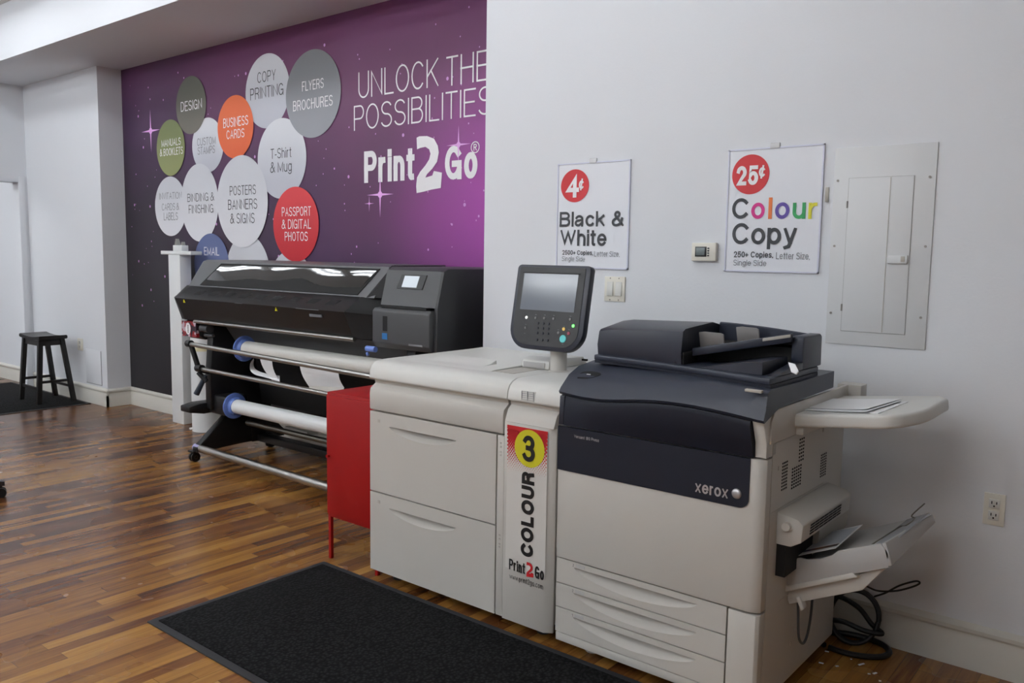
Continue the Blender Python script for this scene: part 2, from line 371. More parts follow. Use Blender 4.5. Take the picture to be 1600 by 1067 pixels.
def _path(st):
    sm = st[0] == 's'; P = []
    for q in (st[1:] if sm else st):
        if q[0] == 'a':
            _, cx, cy, rx, ry, a0, a1 = q; n = max(5, int(abs(a1-a0)/15))
            P += [(cx+rx*math.cos(math.radians(a0+(a1-a0)*k/n)), cy+ry*math.sin(math.radians(a0+(a1-a0)*k/n))) for k in range(n+1)]
        else: P.append(q)
    if sm: P = [(v.x, v.y) for v in catmull([(a, b, 0) for a, b in P], 5)]
    return P
def _ribbon(bm, P, w, lo, hi, lift=0):
    Q = [Vector(P[0])]
    for p in P[1:]:
        if (Vector(p)-Q[-1]).length > 1e-4: Q.append(Vector(p))
    closed = (Q[0]-Q[-1]).length < 1e-3
    if closed: Q = Q[:-1]
    else:
        Q[0] = Q[0]-(Q[1]-Q[0]).normalized()*w/2; Q[-1] = Q[-1]+(Q[-1]-Q[-2]).normalized()*w/2
    n = len(Q); Lf, Rt = [], []
    for i in range(n):
        a = Q[(i-1) % n] if (closed or i) else None; b = Q[(i+1) % n] if (closed or i < n-1) else None
        d0 = (Q[i]-a).normalized() if a is not None else None; d1 = (b-Q[i]).normalized() if b is not None else None
        if d0 is None: m = Vector((-d1.y, d1.x))
        elif d1 is None: m = Vector((-d0.y, d0.x))
        else:
            n0, n1 = Vector((-d0.y, d0.x)), Vector((-d1.y, d1.x)); m = n0+n1
            if m.length < 1e-3: m = n0
            else: m = m.normalized(); m = m/max(.30, m.dot(n0))
        Lf.append(Q[i]+m*w/2); Rt.append(Q[i]-m*w/2)
    def V(p, k): return bm.verts.new((min(max(p.x, lo[0]), hi[0]), min(max(p.y, lo[1]), hi[1]), lift+k*.00003))
    L_, R_ = [V(p, k) for k, p in enumerate(Lf)], [V(p, k) for k, p in enumerate(Rt)]
    for i in range(n if closed else n-1):
        j = (i+1) % n
        try: bm.faces.new((L_[i], R_[i], R_[j], L_[j]))
        except ValueError: pass
def _layout(s, w, cond):
    bm = B(); x = 0; gap = .125*cond*(1 if w < .12 else .62)
    for ch in s:
        if ch == ' ': x += .30*cond; continue
        W, strokes = G[ch]; W = max(W*cond, w*(2.5 if ch not in 'rtj' else 1.9)) if W else w
        Ps = [[(x+w/2+a*(W-w), w/2+b*(1-w)) for a, b in _path(st)] for st in strokes]
        ys = [b for P in Ps for _, b in P]
        for k_, P in enumerate(Ps): _ribbon(bm, P, w, (x-.001, min(ys)-w/2), (x+W+.001, max(ys)+w/2), k_*.0012)
        x += W+gap
    return bm
def text_mesh(s, aspect, w=.1, rot=0):
    """flat strokes whose letter widths are condensed so the block has the wanted width/height"""
    cond = 1
    for _ in range(3):
        bm = _layout(s, w, cond); xs = [v.co.x for v in bm.verts]; ys = [v.co.y for v in bm.verts]
        now = (max(xs)-min(xs))/(max(ys)-min(ys))
        if _ < 2: cond = max(w*3.3, .3, cond*min(3, aspect/now)); bm.free()
    for f in bm.faces:
        f.normal_update()
        if f.normal.z < 0: f.normal_flip()
    return bm
def fit(bm, o, u, w, rot=0):
    """scale the flat glyphs so their bounding box fills origin o + u (width vector) + w (height vector)"""
    if rot: bmesh.ops.rotate(bm, verts=bm.verts, matrix=Matrix.Rotation(rot, 3, 'Z'))
    xs = [v.co.x for v in bm.verts]; ys = [v.co.y for v in bm.verts]
    x0, x1, y0, y1 = min(xs), max(xs), min(ys), max(ys)
    o, u, w = Vector(o), Vector(u), Vector(w)
    nn = u.cross(w).normalized()
    for v in bm.verts: v.co = o+u*((v.co.x-x0)/(x1-x0))+w*((v.co.y-y0)/(y1-y0))+nn*v.co.z
    return bm
def merge(bm, other):
    me = bpy.data.meshes.new('tmp'); other.to_mesh(me); other.free(); bm.from_mesh(me); bpy.data.meshes.remove(me); return bm
def wtext(s, xl, xr, yt, yb, Y, bold=.1, rot=0, eps=0):
    """text on a plane facing -Y: measured extents (xl..xr at mid height, yt..yb at mid width)"""
    cy = (yt+yb)/2; cx = (xl+xr)/2
    X0 = at(xl, cy, 1, Y).x; X1 = at(xr, cy, 1, Y).x; Z1 = at(cx, yt, 1, Y).z; Z0 = at(cx, yb, 1, Y).z
    asp = (X1-X0)/(Z1-Z0)
    return fit(text_mesh(s, 1/asp if rot else asp, bold), (X0, Y-eps, Z0), (X1-X0, 0, 0), (0, 0, Z1-Z0), rot)
def ctext(s, lb, rt, Y, bold=.1, eps=0):
    a = at(*lb, 1, Y); c = at(*rt, 1, Y)
    return fit(text_mesh(s, (c.x-a.x)/(c.z-a.z), bold), (a.x, Y-eps, a.z), (c.x-a.x, 0, 0), (0, 0, c.z-a.z))
TWO = [(0.02,.98),(.12,1.0),(.42,.99),(.68,.93),(.82,.80),(.86,.68),(.80,.52),(.62,.40),(.42,.31),(.36,.25),(.62,.28),(.68,.36),(.98,.32),(.94,.05),(.60,.03),(.30,.0),(.03,-.02),(.01,.10),(.04,.26),(.16,.36),(.36,.47),(.50,.57),(.55,.67),(.50,.75),(.36,.80),(.16,.79),(.04,.77)]
def two(x0, x1, z0, z1, Y):
    bm = B(); pts = [(x0+(x1-x0)*a, Y, z0+(z1-z0)*b) for a, b in TWO]
    vs = [bm.verts.new(p) for p in pts]; es = [bm.edges.new((vs[i], vs[(i+1) % len(vs)])) for i in range(len(vs))]
    bmesh.ops.triangle_fill(bm, edges=es, use_beauty=True)
    return bm

# ================================================================== SETTING
YM, YW, YC = 3.776, 3.273, 3.555          # mural wall, white wall, column front
XE, XC, XW = -9.24, -7.65, -2.853         # end wall, column right side, white wall's left end
ZS, ZC = 3.045, 3.50
XR, YB, XL = 2.2, -4.2, -15.5
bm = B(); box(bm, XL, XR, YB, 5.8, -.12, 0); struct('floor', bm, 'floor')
bm = B(); box(bm, XL, XR, YB, 5.8, ZC, ZC+.12); struct('ceiling', bm, 'ceil')
bm = B(); box(bm, XL, XW-.001, YM, YM+.15, 0, ZC); struct('wall_mural', bm, 'wall')
bm = B(); box(bm, XW, XR, YW, YM+.15, 0, ZC); struct('wall_right', bm, 'wall')
bm = B(); box(bm, XE, XC, YC, YM, 0, ZS); struct('wall_column', bm, 'wall')
bm = B(); box(bm, XL, XR, 2.965, YM, ZS, ZC)
struct('trim_bulkhead', bm, 'wall')
bm = B()                                   # end wall with the passage opening
box(bm, XE-.14, XE, 3.471, YM, 0, ZS); box(bm, XE-.14, XE, 2.2, 3.471, 2.092, ZC); box(bm, XE-.14, XE, YB, 2.2, 0, ZC)
struct('wall_end', bm, 'wall')
bm = B(); box(bm, XL-.1, XL, YB, YM, 0, ZC); struct('wall_passage', bm, 'wall')
bm = B(); box(bm, XR, XR+.1, YB, 5.8, 0, ZC); struct('wall_side', bm, mat('low_bounce_grey', (128,128,128), .7))  # unseen wall coloured grey to cut its bounce and deepen shade at the right
bm = B(); box(bm, XL, XR, YB-.1, YB, 0, ZC); struct('wall_rear', bm, 'wall')
bm = B(); box(bm, XE-.0, XE+.012, 3.471, 3.53, 0.0, 2.15, .003); box(bm, XE, XE+.012, 2.14, 2.2, 0, 2.15, .003); box(bm, XE, XE+.012, 2.2, 3.471, 2.092, 2.15, .003)
struct('door_1', bm, 'wall')
BB = [(0,0),(-.018,0),(-.018,.105),(-.013,.118),(-.013,.128),(-.02,.137),(-.02,.150),(-.008,.162),(0,.166)]
def base(name, x0, x1, y):
    bm = B(); prX(bm, [(y+a, z) for a, z in BB], x0, x1); o = struct(name, bm, 'trim'); return o
base('baseboard_mural', XC, XW, YM); base('baseboard_right', XW-.018, XR, YW); base('baseboard_column', XE, XC+.018, YC)
def baseY(name, x, y0, y1, sgn=1):
    bm = B(); prY(bm, [(x-a*sgn, z) for a, z in BB], y0, y1); return struct(name, bm, 'trim')
baseY('baseboard_return', XC, YC-.018, YM); baseY('baseboard_end', XE, 3.53, YC)
# passage behind the opening
bm = B(); box(bm, XL, XE-.14, 3.60, YM, 0, ZC); struct('wall_hall', bm, 'wall'); base('baseboard_hall', XL, XE-.14, 3.60)

# ---- wall mural ----------------------------------------------------
mur = thing('wall_mural_print', (-5.25, YM-.003, 0), 'purple starry wall mural with service circles and white headline lettering', 'mural')
bm = B(); box(bm, XC+.0, XW-.002, YM-.004, YM, .166, ZS-.001); obj('backdrop', bm, 'mural', mur)
y0 = YM-.006
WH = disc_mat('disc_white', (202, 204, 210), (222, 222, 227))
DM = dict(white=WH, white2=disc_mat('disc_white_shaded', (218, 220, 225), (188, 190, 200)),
          design=disc_mat('disc_grey_olive', (88, 90, 78), (112, 108, 98)), olive=disc_mat('disc_olive', (112, 122, 76), (142, 148, 96)),
          orange=disc_mat('disc_orange', (232, 110, 58), (218, 96, 48)), grey=disc_mat('disc_steel_grey', (118, 120, 124), (152, 154, 160)),
          red=disc_mat('disc_red', (214, 60, 66), (192, 30, 42)), blue=disc_mat('disc_blue', (92, 104, 146), (112, 122, 164)))
DISCS = [  # xl,xr,yt,yb, material, layer, ink, [lines]
 ((384,453),(84,201),'white2',1,'ink_gy',[('COPY',402,431,110.5,127.5),('PRINTING',391,443,134,152.5)]),
 ((301,350),(184,270),'white2',1,'ink_lt',[('CUSTOM',308,337,214.5,226.5),('STAMPS',309,336,228.5,240.5)]),
 ((243,292),(276,369),'white',1,'ink_lt',[('INVITATION',249,284,300.5,311),('CARDS &',253,280,317.5,328.5),('LABELS',256,278,332,344)]),
 ((353,423),(366,500),'white',1,None,[]),
 ((420,492),(392,520),'white',1,None,[]),
 ((403,479),(185,311),'white2',2,'ink_gy',[('T-Shirt',423,455.5,231,247),('& Mug',422.5,456,252,273)]),
 ((276,323),(119,210),'design',2,'whiteink',[('DESIGN',282.5,315.5,156.5,172)]),
 ((284,342),(256,378),'white',2,'ink_gy',[('BINDING &',293,335,301.5,314.5),('FINISHING',295,333.5,319.5,333)]),
 ((246,290),(187,275),'olive',3,'whiteink',[('MANUALS',252.5,282.5,216.5,228),('& BOOKLETS',250,286,231,242.5)]),
 ((447,533),(78,216),'grey',3,'whiteink',[('FLYERS',472,506,124.5,140),('BROCHURES',458,520,153,169.5)]),
 ((341,397),(149,248),'orange',3,'whiteink',[('BUSINESS',349,388,182.5,197.5),('CARDS',354,382,202,216)]),
 ((340,419),(243,387),'white',4,'ink_gy',[('POSTERS',359,400,289.5,304.5),('BANNERS',356.5,402,311,327),('& SIGNS',360,398,333,349)]),
 ((428,499),(292,409),'red',4,'whiteink',[('PASSPORT',440.5,486,323,337.5),('& DIGITAL',440.5,486,342.5,357.5),('PHOTOS',445,481,362,376.5)]),
 ((305,359),(365,462),'blue',4,'whiteink',[('EMAIL',319,342.5,386,399)])]
SH = mat('disc_printed_shade', (34, 24, 38), .6)
for (xl, xr), (yt, yb), mk, layer, ink, lines in DISCS:
    cx, cy = (xl+xr)/2, (yt+yb)/2
    c = at(cx, cy, 1, YM); R1 = (at(cx, yt, 1, YM).z-at(cx, yb, 1, YM).z)/2
    R2 = (at(xr, cy, 1, YM).x-at(xl, cy, 1, YM).x)/2
    y = y0-.0012*layer
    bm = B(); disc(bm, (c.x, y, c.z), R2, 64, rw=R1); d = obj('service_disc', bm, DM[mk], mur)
    if ink:
        for s, a, b_, t, bo in lines: obj('lettering', wtext(s, a, b_, t, bo, y, bold=(.085 if ink != 'whiteink' else .10), eps=.0006), ink, d)
obj('headline', ctext('UNLOCK', (560,154.5), (686,89.5), y0, bold=.062), 'whiteink', mur); obj('headline', ctext('THE', (697,135.3), (764,76.5), y0, bold=.062), 'whiteink', mur); obj('headline', ctext('POSSIBILITIES', (553,204.5), (769,133), y0, bold=.062), 'whiteink', mur)
lg = B(); merge(lg, ctext('Print', (569,286), (648,229), y0, bold=.19)); merge(lg, ctext('Go', (695,281.5), (746.5,224), y0, bold=.19))
a = at(650,300,1,y0); c = at(692,209,1,y0); merge(lg, two(a.x, c.x, a.z, c.z, y0-.001))
p = at(742.5,230,1,y0); merge(lg, fit(text_mesh('®', 1, .09), (p.x-.035, y0, p.z-.035), (.07,0,0), (0,0,.07)))
obj('shop_logo', lg, 'whiteink', mur)
bm = B()
for i in range(230):
    x, z = random.uniform(XC+.1, XW-.3), random.uniform(.9, 2.95)
    r = random.choice((.004,.005,.006,.008,.012)); disc(bm, (x, y0-.0003, z), r*.9, 8, rw=r)
o = obj('stars', bm, mat('star_ink', (206, 150, 210), .5), mur); o['kind'] = 'stuff'
for px, py, s in ((235.5,204.5,.16),(594,304,.13),(716.5,226,.10),(577,318,.05)):
    p = at(px, py, 1, y0); bm = B(); q = []
    for k in range(8):
        r = (s if k % 4 == 0 else s*1.15) if k % 2 == 0 else s*.09
        q.append((p.x+r*math.cos(k*PI/4), y0-.0006, p.z+r*math.sin(k*PI/4)))
    flat(bm, q); disc(bm, (p.x, y0-.0009, p.z), s*.17, 12); obj('sparkle', bm, mat('sparkle_ink', (236, 176, 238), .5), mur)

# ---- wall things ----------------------------------------------------
def sign_board(name, pts, label, g):
    xs = [at(*p, 1, YW-.004) for p in pts]
    x0 = (xs[0].x+xs[3].x)/2; x1 = (xs[1].x+xs[2].x)/2; z1 = (xs[0].z+xs[1].z)/2; z0 = (xs[2].z+xs[3].z)/2
    t = thing(name, ((x0+x1)/2, YW-.002, z0), label, 'sign', g)
    bm = B(); box(bm, x0+.004, x1-.004, YW-.005, YW-.001, z0+.004, z1-.004); obj('board', bm, 'sign', t)
    bm = B()
    for bx in ((x0,x0+.006,z0,z1),(x1-.006,x1,z0,z1),(x0,x1,z0,z0+.006),(x0,x1,z1-.006,z1)): box(bm, bx[0], bx[1], YW-.008, YW-.0005, bx[2], bx[3])
    obj('sleeve_edge', bm, 'sign_edge', t)
    bm = B(); xm = (x0+x1)/2; box(bm, xm-.02, xm+.02, YW-.010, YW-.001, z1-.006, z1+.016, .003); obj('hanging_tab', bm, mat('clear_tab', (206,206,208), .2), t)
    return t
ys = YW-.0065
t = sign_board('price_sign', [(871,255.5),(986,250),(981,423),(870,417)], 'white price sign with a red 4 cent circle reading Black & White', 'copy price signs on the white wall')
bm = B(); p = at(898.2,290.3,1,ys); disc(bm, (p.x, ys, p.z), at(920.3,290,1,ys).x-p.x, 48, rw=(at(898,264.5,1,ys).z-at(898,316,1,ys).z)/2); r_ = obj('price_circle', bm, 'red_print', t)
bm = B(); merge(bm, wtext('4', 883.6, 905, 271.7, 308.8, ys, .19, eps=.001)); merge(bm, wtext('¢', 904.7, 912.5, 279, 297.5, ys, .15, eps=.001)); obj('price', bm, 'whiteink', r_)
obj('title_line', ctext('Black', (874.3,354.5), (945.7,329.5), ys, .165), 'ink_gy', t); obj('title_line', ctext('&', (955.8,354), (975.5,329), ys, .165), 'ink_gy', t); obj('title_line', ctext('White', (875,384), (948,358.5), ys, .165), 'ink_gy', t)
bm = B(); merge(bm, wtext('2500+ Copies,', 878.5, 926.5, 391, 400, ys, .16)); obj('bold_note', bm, 'ink_gy', t)
obj('note', wtext('Letter Size,', 928.5, 968, 392.5, 401.5, ys), 'ink_lt', t); obj('note', wtext('Single Side', 878, 914, 400.5, 410, ys), 'ink_lt', t)
t = sign_board('price_sign', [(1138,232),(1287,227),(1281,429.5),(1133,422)], 'white price sign with a red 25 cent circle reading Colour Copy in rainbow letters', 'copy price signs on the white wall')
bm = B(); p = at(1172.7,272.5,1,ys); disc(bm, (p.x, ys, p.z), at(1202.2,272.5,1,ys).x-p.x, 48, rw=(at(1172,241.3,1,ys).z-at(1172,303.5,1,ys).z)/2); r_ = obj('price_circle', bm, 'red_print', t)
bm = B(); merge(bm, wtext('25', 1150.8, 1185, 259, 289.4, ys, .20, eps=.001)); merge(bm, wtext('¢', 1186, 1196, 258, 279, ys, .15, eps=.001)); obj('price', bm, 'whiteink', r_)
for s, a, b_, tt, bo, mk in (('C',1144,1169.4,309.6,342,'ink_gy'),('o',1173.8,1195,316.5,342,'magenta'),('l',1200.7,1206.5,308.5,342,'orange'),('o',1211,1233.5,316,342,'violet'),('u',1238.5,1258.8,316.5,342,'green'),('r',1263,1277,316.5,342,'lemon')):
    obj('letter', wtext(s, a, b_, tt, bo, ys, .165), mk, t)
bm = B(); merge(bm, wtext('Copy', 1144, 1245, 348, 389.5, ys, .165)); obj('title', bm, 'ink_gy', t)
bm = B(); merge(bm, wtext('250+ Copies,', 1146.4, 1208, 393, 404.5, ys, .16)); obj('bold_note', bm, 'ink_gy', t)
obj('note', wtext('Letter Size,', 1212.5, 1265.5, 394.5, 406, ys), 'ink_lt', t); obj('note', wtext('Single Side', 1145.8, 1197.4, 406, 417.5, ys), 'ink_lt', t)

# light switch
t = thing('light_switch', (-2.054, YW, 1.24), 'double white rocker light switch plate below the Black & White sign', 'light switch')
bm = B(); box(bm, -2.110, -2.000, YW-.006, YW, 1.242, 1.356, .002); obj('plate', bm, 'plate', t)
for x in (-2.094, -2.048):
    bm = B(); prX(bm, [(YW-.006,1.268),(YW-.013,1.268),(YW-.008,1.332),(YW-.006,1.332)], x, x+.032, .001); obj('rocker', bm, 'cream_hi', t)
bm = B()
for x in (-2.078,-2.032):
    for z in (1.25,1.348): cyl(bm, (x,YW-.0065,z), (x,YW-.008,z), .003, 10)
obj('screws', bm, 'screw', t)
# thermostat
t = thing('thermostat', (-1.611, YW, 1.435), 'cream wall thermostat with small grey display left of the Colour Copy sign', 'thermostat')
bm = B(); box(bm, -1.668, -1.556, YW-.022, YW+.001, 1.434, 1.510, .004); obj('housing', bm, 'plate', t)
bm = B(); box(bm, -1.650, -1.598, YW-.024, YW-.020, 1.452, 1.494, .001); d_ = obj('display', bm, 'black', t)
bm = B(); box(bm, -1.645, -1.605, YW-.0255, YW-.023, 1.457, 1.489, .0005); obj('screen', bm, mat('lcd', (112,122,122), .2), d_)
for z in (1.484,1.474,1.464,1.454):
    bm = B(); box(bm, -1.594, -1.586, YW-.025, YW-.020, z, z+.006, .001); obj('button', bm, 'ink_gy', t)
# right outlet
def outlet(x, z, label, Y, w=.066, h=.113):
    t = thing('wall_outlet', (x, Y, z-h/2), label, 'outlet')
    bm = B(); box(bm, x-w/2, x+w/2, Y-.006, Y, z-h/2, z+h/2, .002); obj('plate', bm, 'plate', t)
    for dz in (.021,-.021):
        bm = B(); box(bm, x-.017, x+.017, Y-.009, Y-.005, z+dz-.0165, z+dz+.0165, .002); s = obj('socket', bm, 'cream_hi', t)
        bm = B(); box(bm, x-.009, x-.006, Y-.0105, Y-.0088, z+dz-.001, z+dz+.009); box(bm, x+.006, x+.009, Y-.0105, Y-.0088, z+dz-.001, z+dz+.008); cyl(bm, (x,Y-.0088,z+dz-.008), (x,Y-.0105,z+dz-.008), .003, 10); obj('slots', bm, 'ink', s)
    return t
outlet(-.482, .592, 'white duplex outlet low on the white wall right of the copier', YW)
outlet(-8.17, .535, 'white duplex outlet behind the black stool', YC, .11, .115)
# painted metal cover on column
t = thing('access_cover', (-7.91, YC, .19), 'white painted access cover low on the wall column beside the stool', 'access cover')
bm = B(); box(bm, -8.06, -7.76, YC-.006, YC, .188, .505, .002); obj('cover', bm, 'wall', t)
bm = B(); box(bm, -8.065, -7.755, YC-.0035, YC, .183, .188); box(bm, -7.760, -7.755, YC-.0035, YC, .188, .505); obj('gap', bm, 'ink_lt', t)
# electrical panel
t = thing('electrical_panel', (-.915, YW, 1.128), 'white painted breaker panel cover with a hinged door, right of the Colour Copy sign', 'breaker panel')
Yp = YW-.006
bm = B(); box(bm, -1.093, -.737, Yp, YW+.001, 1.128, 1.866, .002); obj('cover', bm, 'panelpaint', t)
bm = B(); box(bm, -1.035, -.808, Yp-.004, Yp-.0005, 1.180, 1.752, .0015); d_ = obj('door', bm, 'panelpaint', t)
bm = B(); box(bm, -.888, -.886, Yp-.0055, Yp-.003, 1.182, 1.75); obj('crease', bm, 'cream_dk', d_)
bm = B()
for q in ((-1.037,-1.035,1.178,1.752),(-.808,-.8065,1.178,1.752),(-1.037,-.8065,1.178,1.180),(-1.037,-.8065,1.752,1.7535)): box(bm, q[0], q[1], Yp-.0012, Yp-.0003, q[2], q[3])
obj('door_gap', bm, mat('gap_grey', (172,172,170), .6), t)
bm = B(); box(bm, -.879, -.812, Yp-.014, Yp-.003, 1.437, 1.468, .003); h = obj('latch', bm, 'panelpaint', d_)
bm = B(); box(bm, -.834, -.820, Yp-.0155, Yp-.013, 1.444, 1.464, .001); obj('catch', bm, 'cream_dk', d_)
for z in (1.655, 1.268):
    bm = B(); cyl(bm, (-1.037, Yp-.003, z-.013), (-1.037, Yp-.003, z+.013), .0035, 10); obj('hinge', bm, 'screw', t)
for x in (-1.077,-.757):
    for z in (1.745,1.50,1.245):
        bm = B(); cyl(bm, (x,Yp-.001,z), (x,Yp-.0035,z), .0045, 12); obj('screw', bm, 'screw', t)
# small door-chime style wall clips between sign and panel
bm = B(); p = at(1293,304,1,YW); box(bm, p.x-.008, p.x+.006, YW-.006, YW, p.z-.028, p.z+.028, .002); o = obj('wall_clip', bm, 'cream_dk', None, origin=(p.x, YW, p.z)); tag(o, 'small beige wall clip between Colour Copy sign and breaker panel', 'wall clip')

# ================================================================== STOOL + LEFT MAT + CHAIR
t = thing('bar_stool', (-8.36, 3.30, 0), 'black wooden saddle-seat stool standing by the wall column', 'stool')
sx0, sx1, sy0, sy1, zs = -8.58, -8.12, 3.17, 3.42, .64
secs = []
for i in range(13):
    u = i/12; x = sx0+(sx1-sx0)*u; sag = -.018*math.sin(PI*u)
    secs.append([(x, sy0, zs-.035+sag*.4), (x, sy1, zs-.035+sag*.4), (x, sy1, zs+sag), (x, sy0, zs+sag)])
bm = B(); loft(bm, secs); bmesh.ops.bevel(bm, geom=[e for e in bm.edges if e.calc_face_angle(0) > 1], offset=.006, segments=2, affect='EDGES'); obj('seat', bm, 'wood_blk', t)
feet = [(-8.56,3.16),(-8.16,3.16),(-8.56,3.47),(-8.16,3.47)]; tops = [(-8.52,3.20),(-8.18,3.20),(-8.52,3.39),(-8.18,3.39)]
for (fx, fy), (tx, ty) in zip(feet, tops):
    bm = B(); h = .019
    loft(bm, [[(fx-h,fy-h,0),(fx+h,fy-h,0),(fx+h,fy+h,0),(fx-h,fy+h,0)], [(tx-h,ty-h,zs-.04),(tx+h,ty-h,zs-.04),(tx+h,ty+h,zs-.04),(tx-h,ty+h,zs-.04)]]); obj('leg', bm, 'wood_blk', t)
def lp(i, z): f = z/(zs-.04); a, b_ = feet[i], tops[i]; return Vector((a[0]+(b_[0]-a[0])*f, a[1]+(b_[1]-a[1])*f, z))
for i, j, z in ((0,1,.15),(2,3,.15),(0,2,.21),(1,3,.21)):
    bm = B(); a, b_ = lp(i,z), lp(j,z); d = b_-a; s = Vector((0,0,1)).cross(d).normalized()
    frame_box(bm, a-s*.008-Vector((0,0,.012)), d, s, (0,0,1), d.length, .016, .024); obj('stretcher', bm, 'wood_blk', t)
for i, j in ((0,1),(2,3),(0,2),(1,3)):
    bm = B(); a, b_ = lp(i,zs-.075), lp(j,zs-.075); d = b_-a; s = Vector((0,0,1)).cross(d).normalized()
    frame_box(bm, a-s*.008-Vector((0,0,.02)), d, s, (0,0,1), d.length, .016, .05); obj('apron', bm, 'wood_blk', t)
def floor_mat_obj(x0, x1, y0, y1, label, rub=.03):
    t = thing('floor_mat', ((x0+x1)/2, (y0+y1)/2, 0), label, 'floor mat')
    bm = B()
    for q in ((x0,x1,y0,y0+rub),(x0,x1,y1-rub,y1),(x0,x0+rub,y0+rub,y1-rub),(x1-rub,x1,y0+rub,y1-rub)): box(bm, q[0], q[1], q[2], q[3], .0005, .006)
    obj('rubber_edge', bm, 'rubber', t)
    bm = B(); box(bm, x0+rub, x1-rub, y0+rub, y1-rub, .0005, .010, .002); obj('pile', bm, 'rug', t)
    return t
a = floor_mat_obj(-9.75, -7.92, 2.62, 3.52, 'dark grey mat on the wood floor under the black stool'); 
a = floor_mat_obj(-3.065, -1.22, 1.545, 2.40, 'large black ribbed mat in front of the copier')
# office chair mostly outside the frame (its caster shows)
cx, cy = -5.395, 1.53
t = thing('office_chair', (cx, cy, 0), 'black office swivel chair caster at the left edge of the photo', 'chair')
a0 = math.atan2(1.83-cy, -5.29-cx)
for k in range(5):
    a = a0+k*2*PI/5; ex, ey = cx+.31*math.cos(a), cy+.31*math.sin(a)
    bm = B(); d = Vector((ex-cx, ey-cy, 0)).normalized(); s = Vector((-d.y, d.x, 0))
    loft(bm, [[Vector((cx,cy,.11))-s*.025, Vector((cx,cy,.11))+s*.025, Vector((cx,cy,.155))+s*.02, Vector((cx,cy,.155))-s*.02],
              [Vector((ex,ey,.068))+d*.02-s*.02, Vector((ex,ey,.068))+d*.02+s*.02, Vector((ex,ey,.092))+d*.02+s*.018, Vector((ex,ey,.092))+d*.02-s*.018]])
    l = obj('base_arm', bm, 'black', t)
    bm = B()
    for q in (-.018, .018):
        c = Vector((ex,ey,.028))+s*q; cyl(bm, c-s*.011, c+s*.011, .028, 18)
    cyl(bm, (ex,ey,.03), (ex,ey,.07), .008, 8); obj('caster', bm, 'black', l)
bm = B(); cyl(bm, (cx,cy,.12), (cx,cy,.42), .025, 16); obj('gas_lift', bm, 'chrome', t)
bm = B(); box(bm, cx-.20, cx+.20, cy-.20, cy+.20, .42, .49, .03, 3); obj('seat', bm, 'blackm', t)
bm = B(); box(bm, cx-.18, cx+.18, cy-.25, cy-.20, .60, 1.0, .02, 3); box(bm, cx-.03, cx+.03, cy-.25, cy-.22, .42, .62); obj('backrest', bm, 'blackm', t)

# ================================================================== WHITE POST + TUBE behind the wide printer
t = thing('display_post', (-6.50, 3.65, 0), 'tall white square post with a T shaped crossbar, against the mural', 'post')
bm = B(); box(bm, -6.60, -6.42, 3.60, 3.70, 0, 1.405, .004); obj('upright', bm, 'tube', t)
bm = B(); box(bm, -6.72, -6.25, 3.60, 3.70, 1.405, 1.435, .004); obj('crossbar', bm, 'tube', t)
bm = B(); box(bm, -6.56, -6.42, 3.62, 3.68, 1.435, 1.482, .004); obj('cap_block', bm, 'tube', t)
bm = B(); prY(bm, [(-6.55,1.482),(-6.50,1.482),(-6.53,1.535)], 3.63, 3.66); prY(bm, [(-6.45,1.482),(-6.43,1.482),(-6.44,1.51)], 3.63, 3.66); obj('crumpled_wrap', bm, mat('clear_wrap', (150,150,145), .2), t)
t = thing('media_tube', (-6.11, 3.62, 0), 'wide white paper roll standing upright left of the wide-format printer', 'roll')
bm = B(); ring(bm, (-6.11,3.62,0), (0,0,1), .085, .108, 1.02, 36); obj('roll', bm, 'tube', t)
bm = B(); ring(bm, (-6.11,3.62,.65), (0,0,1), .1079, .1092, .03, 36); obj('tape_band', bm, 'brass', t)
bm = B(); box(bm, -6.235, -6.20, 3.54, 3.60, 0, .012, .002); box(bm, -6.03, -6.0, 3.56, 3.60, 0, .012, .002); obj('torn_wrapping', bm, 'tube', t)

# ================================================================== WIDE-FORMAT PRINTER
hp = thing('wide_format_printer', (-4.25, 3.35, 0), 'long black and grey wide-format printer with rolls, standing before the purple mural', 'printer')
XA, XB = -5.50, -3.46
def xs(Y, px, py): return at(px, py, 1, Y).x
# hood, grey
def hood_sec(x, dy): return [(x,3.70,1.378),(x,3.28+dy,1.378),(x,3.245+dy,1.366),(x,3.13+dy,1.195),(x,3.70,1.195)]
bm = B(); loft(bm, [hood_sec(-5.52,.03), hood_sec(-5.46,0), hood_sec(-3.60,0), hood_sec(-3.535,0)]); obj('top_cover', bm, 'graph_lt', hp, 'grey top cover')
# window recess + smoked window on the slope
def slope(x, t, out=0):       # t 0 bottom .. 1 top along the slope
    a, b_ = Vector((x,3.13,1.195)), Vector((x,3.245,1.366)); n = Vector((0,-.83,.558)); return a+(b_-a)*t+n*out
bm = B(); ext(bm, [slope(-5.33,.06,.001), slope(-3.68,.06,.001), slope(-3.60,.93,.001), slope(-5.22,.93,.001)], Vector((0,-.83,.558))*.004)
w = obj('window', bm, 'blackm', hp)
bm = B()
n = 24; secs = []
for i in range(n+1):
    u = i/n; wob = .0016*math.sin(u*7.1+1)+.0009*math.sin(u*17)
    xb, xt = -5.31+u*(5.31-3.70), -5.20+u*(5.20-3.62)
    secs.append([slope(xb,.09,.002), slope((xb+xt)/2,.5,.007+wob), slope(xt,.86,.006), slope(xt,.86,.003), slope(xb,.09,.001)])
loft(bm, secs); obj('smoked_pane', bm, 'glass_dk', w)
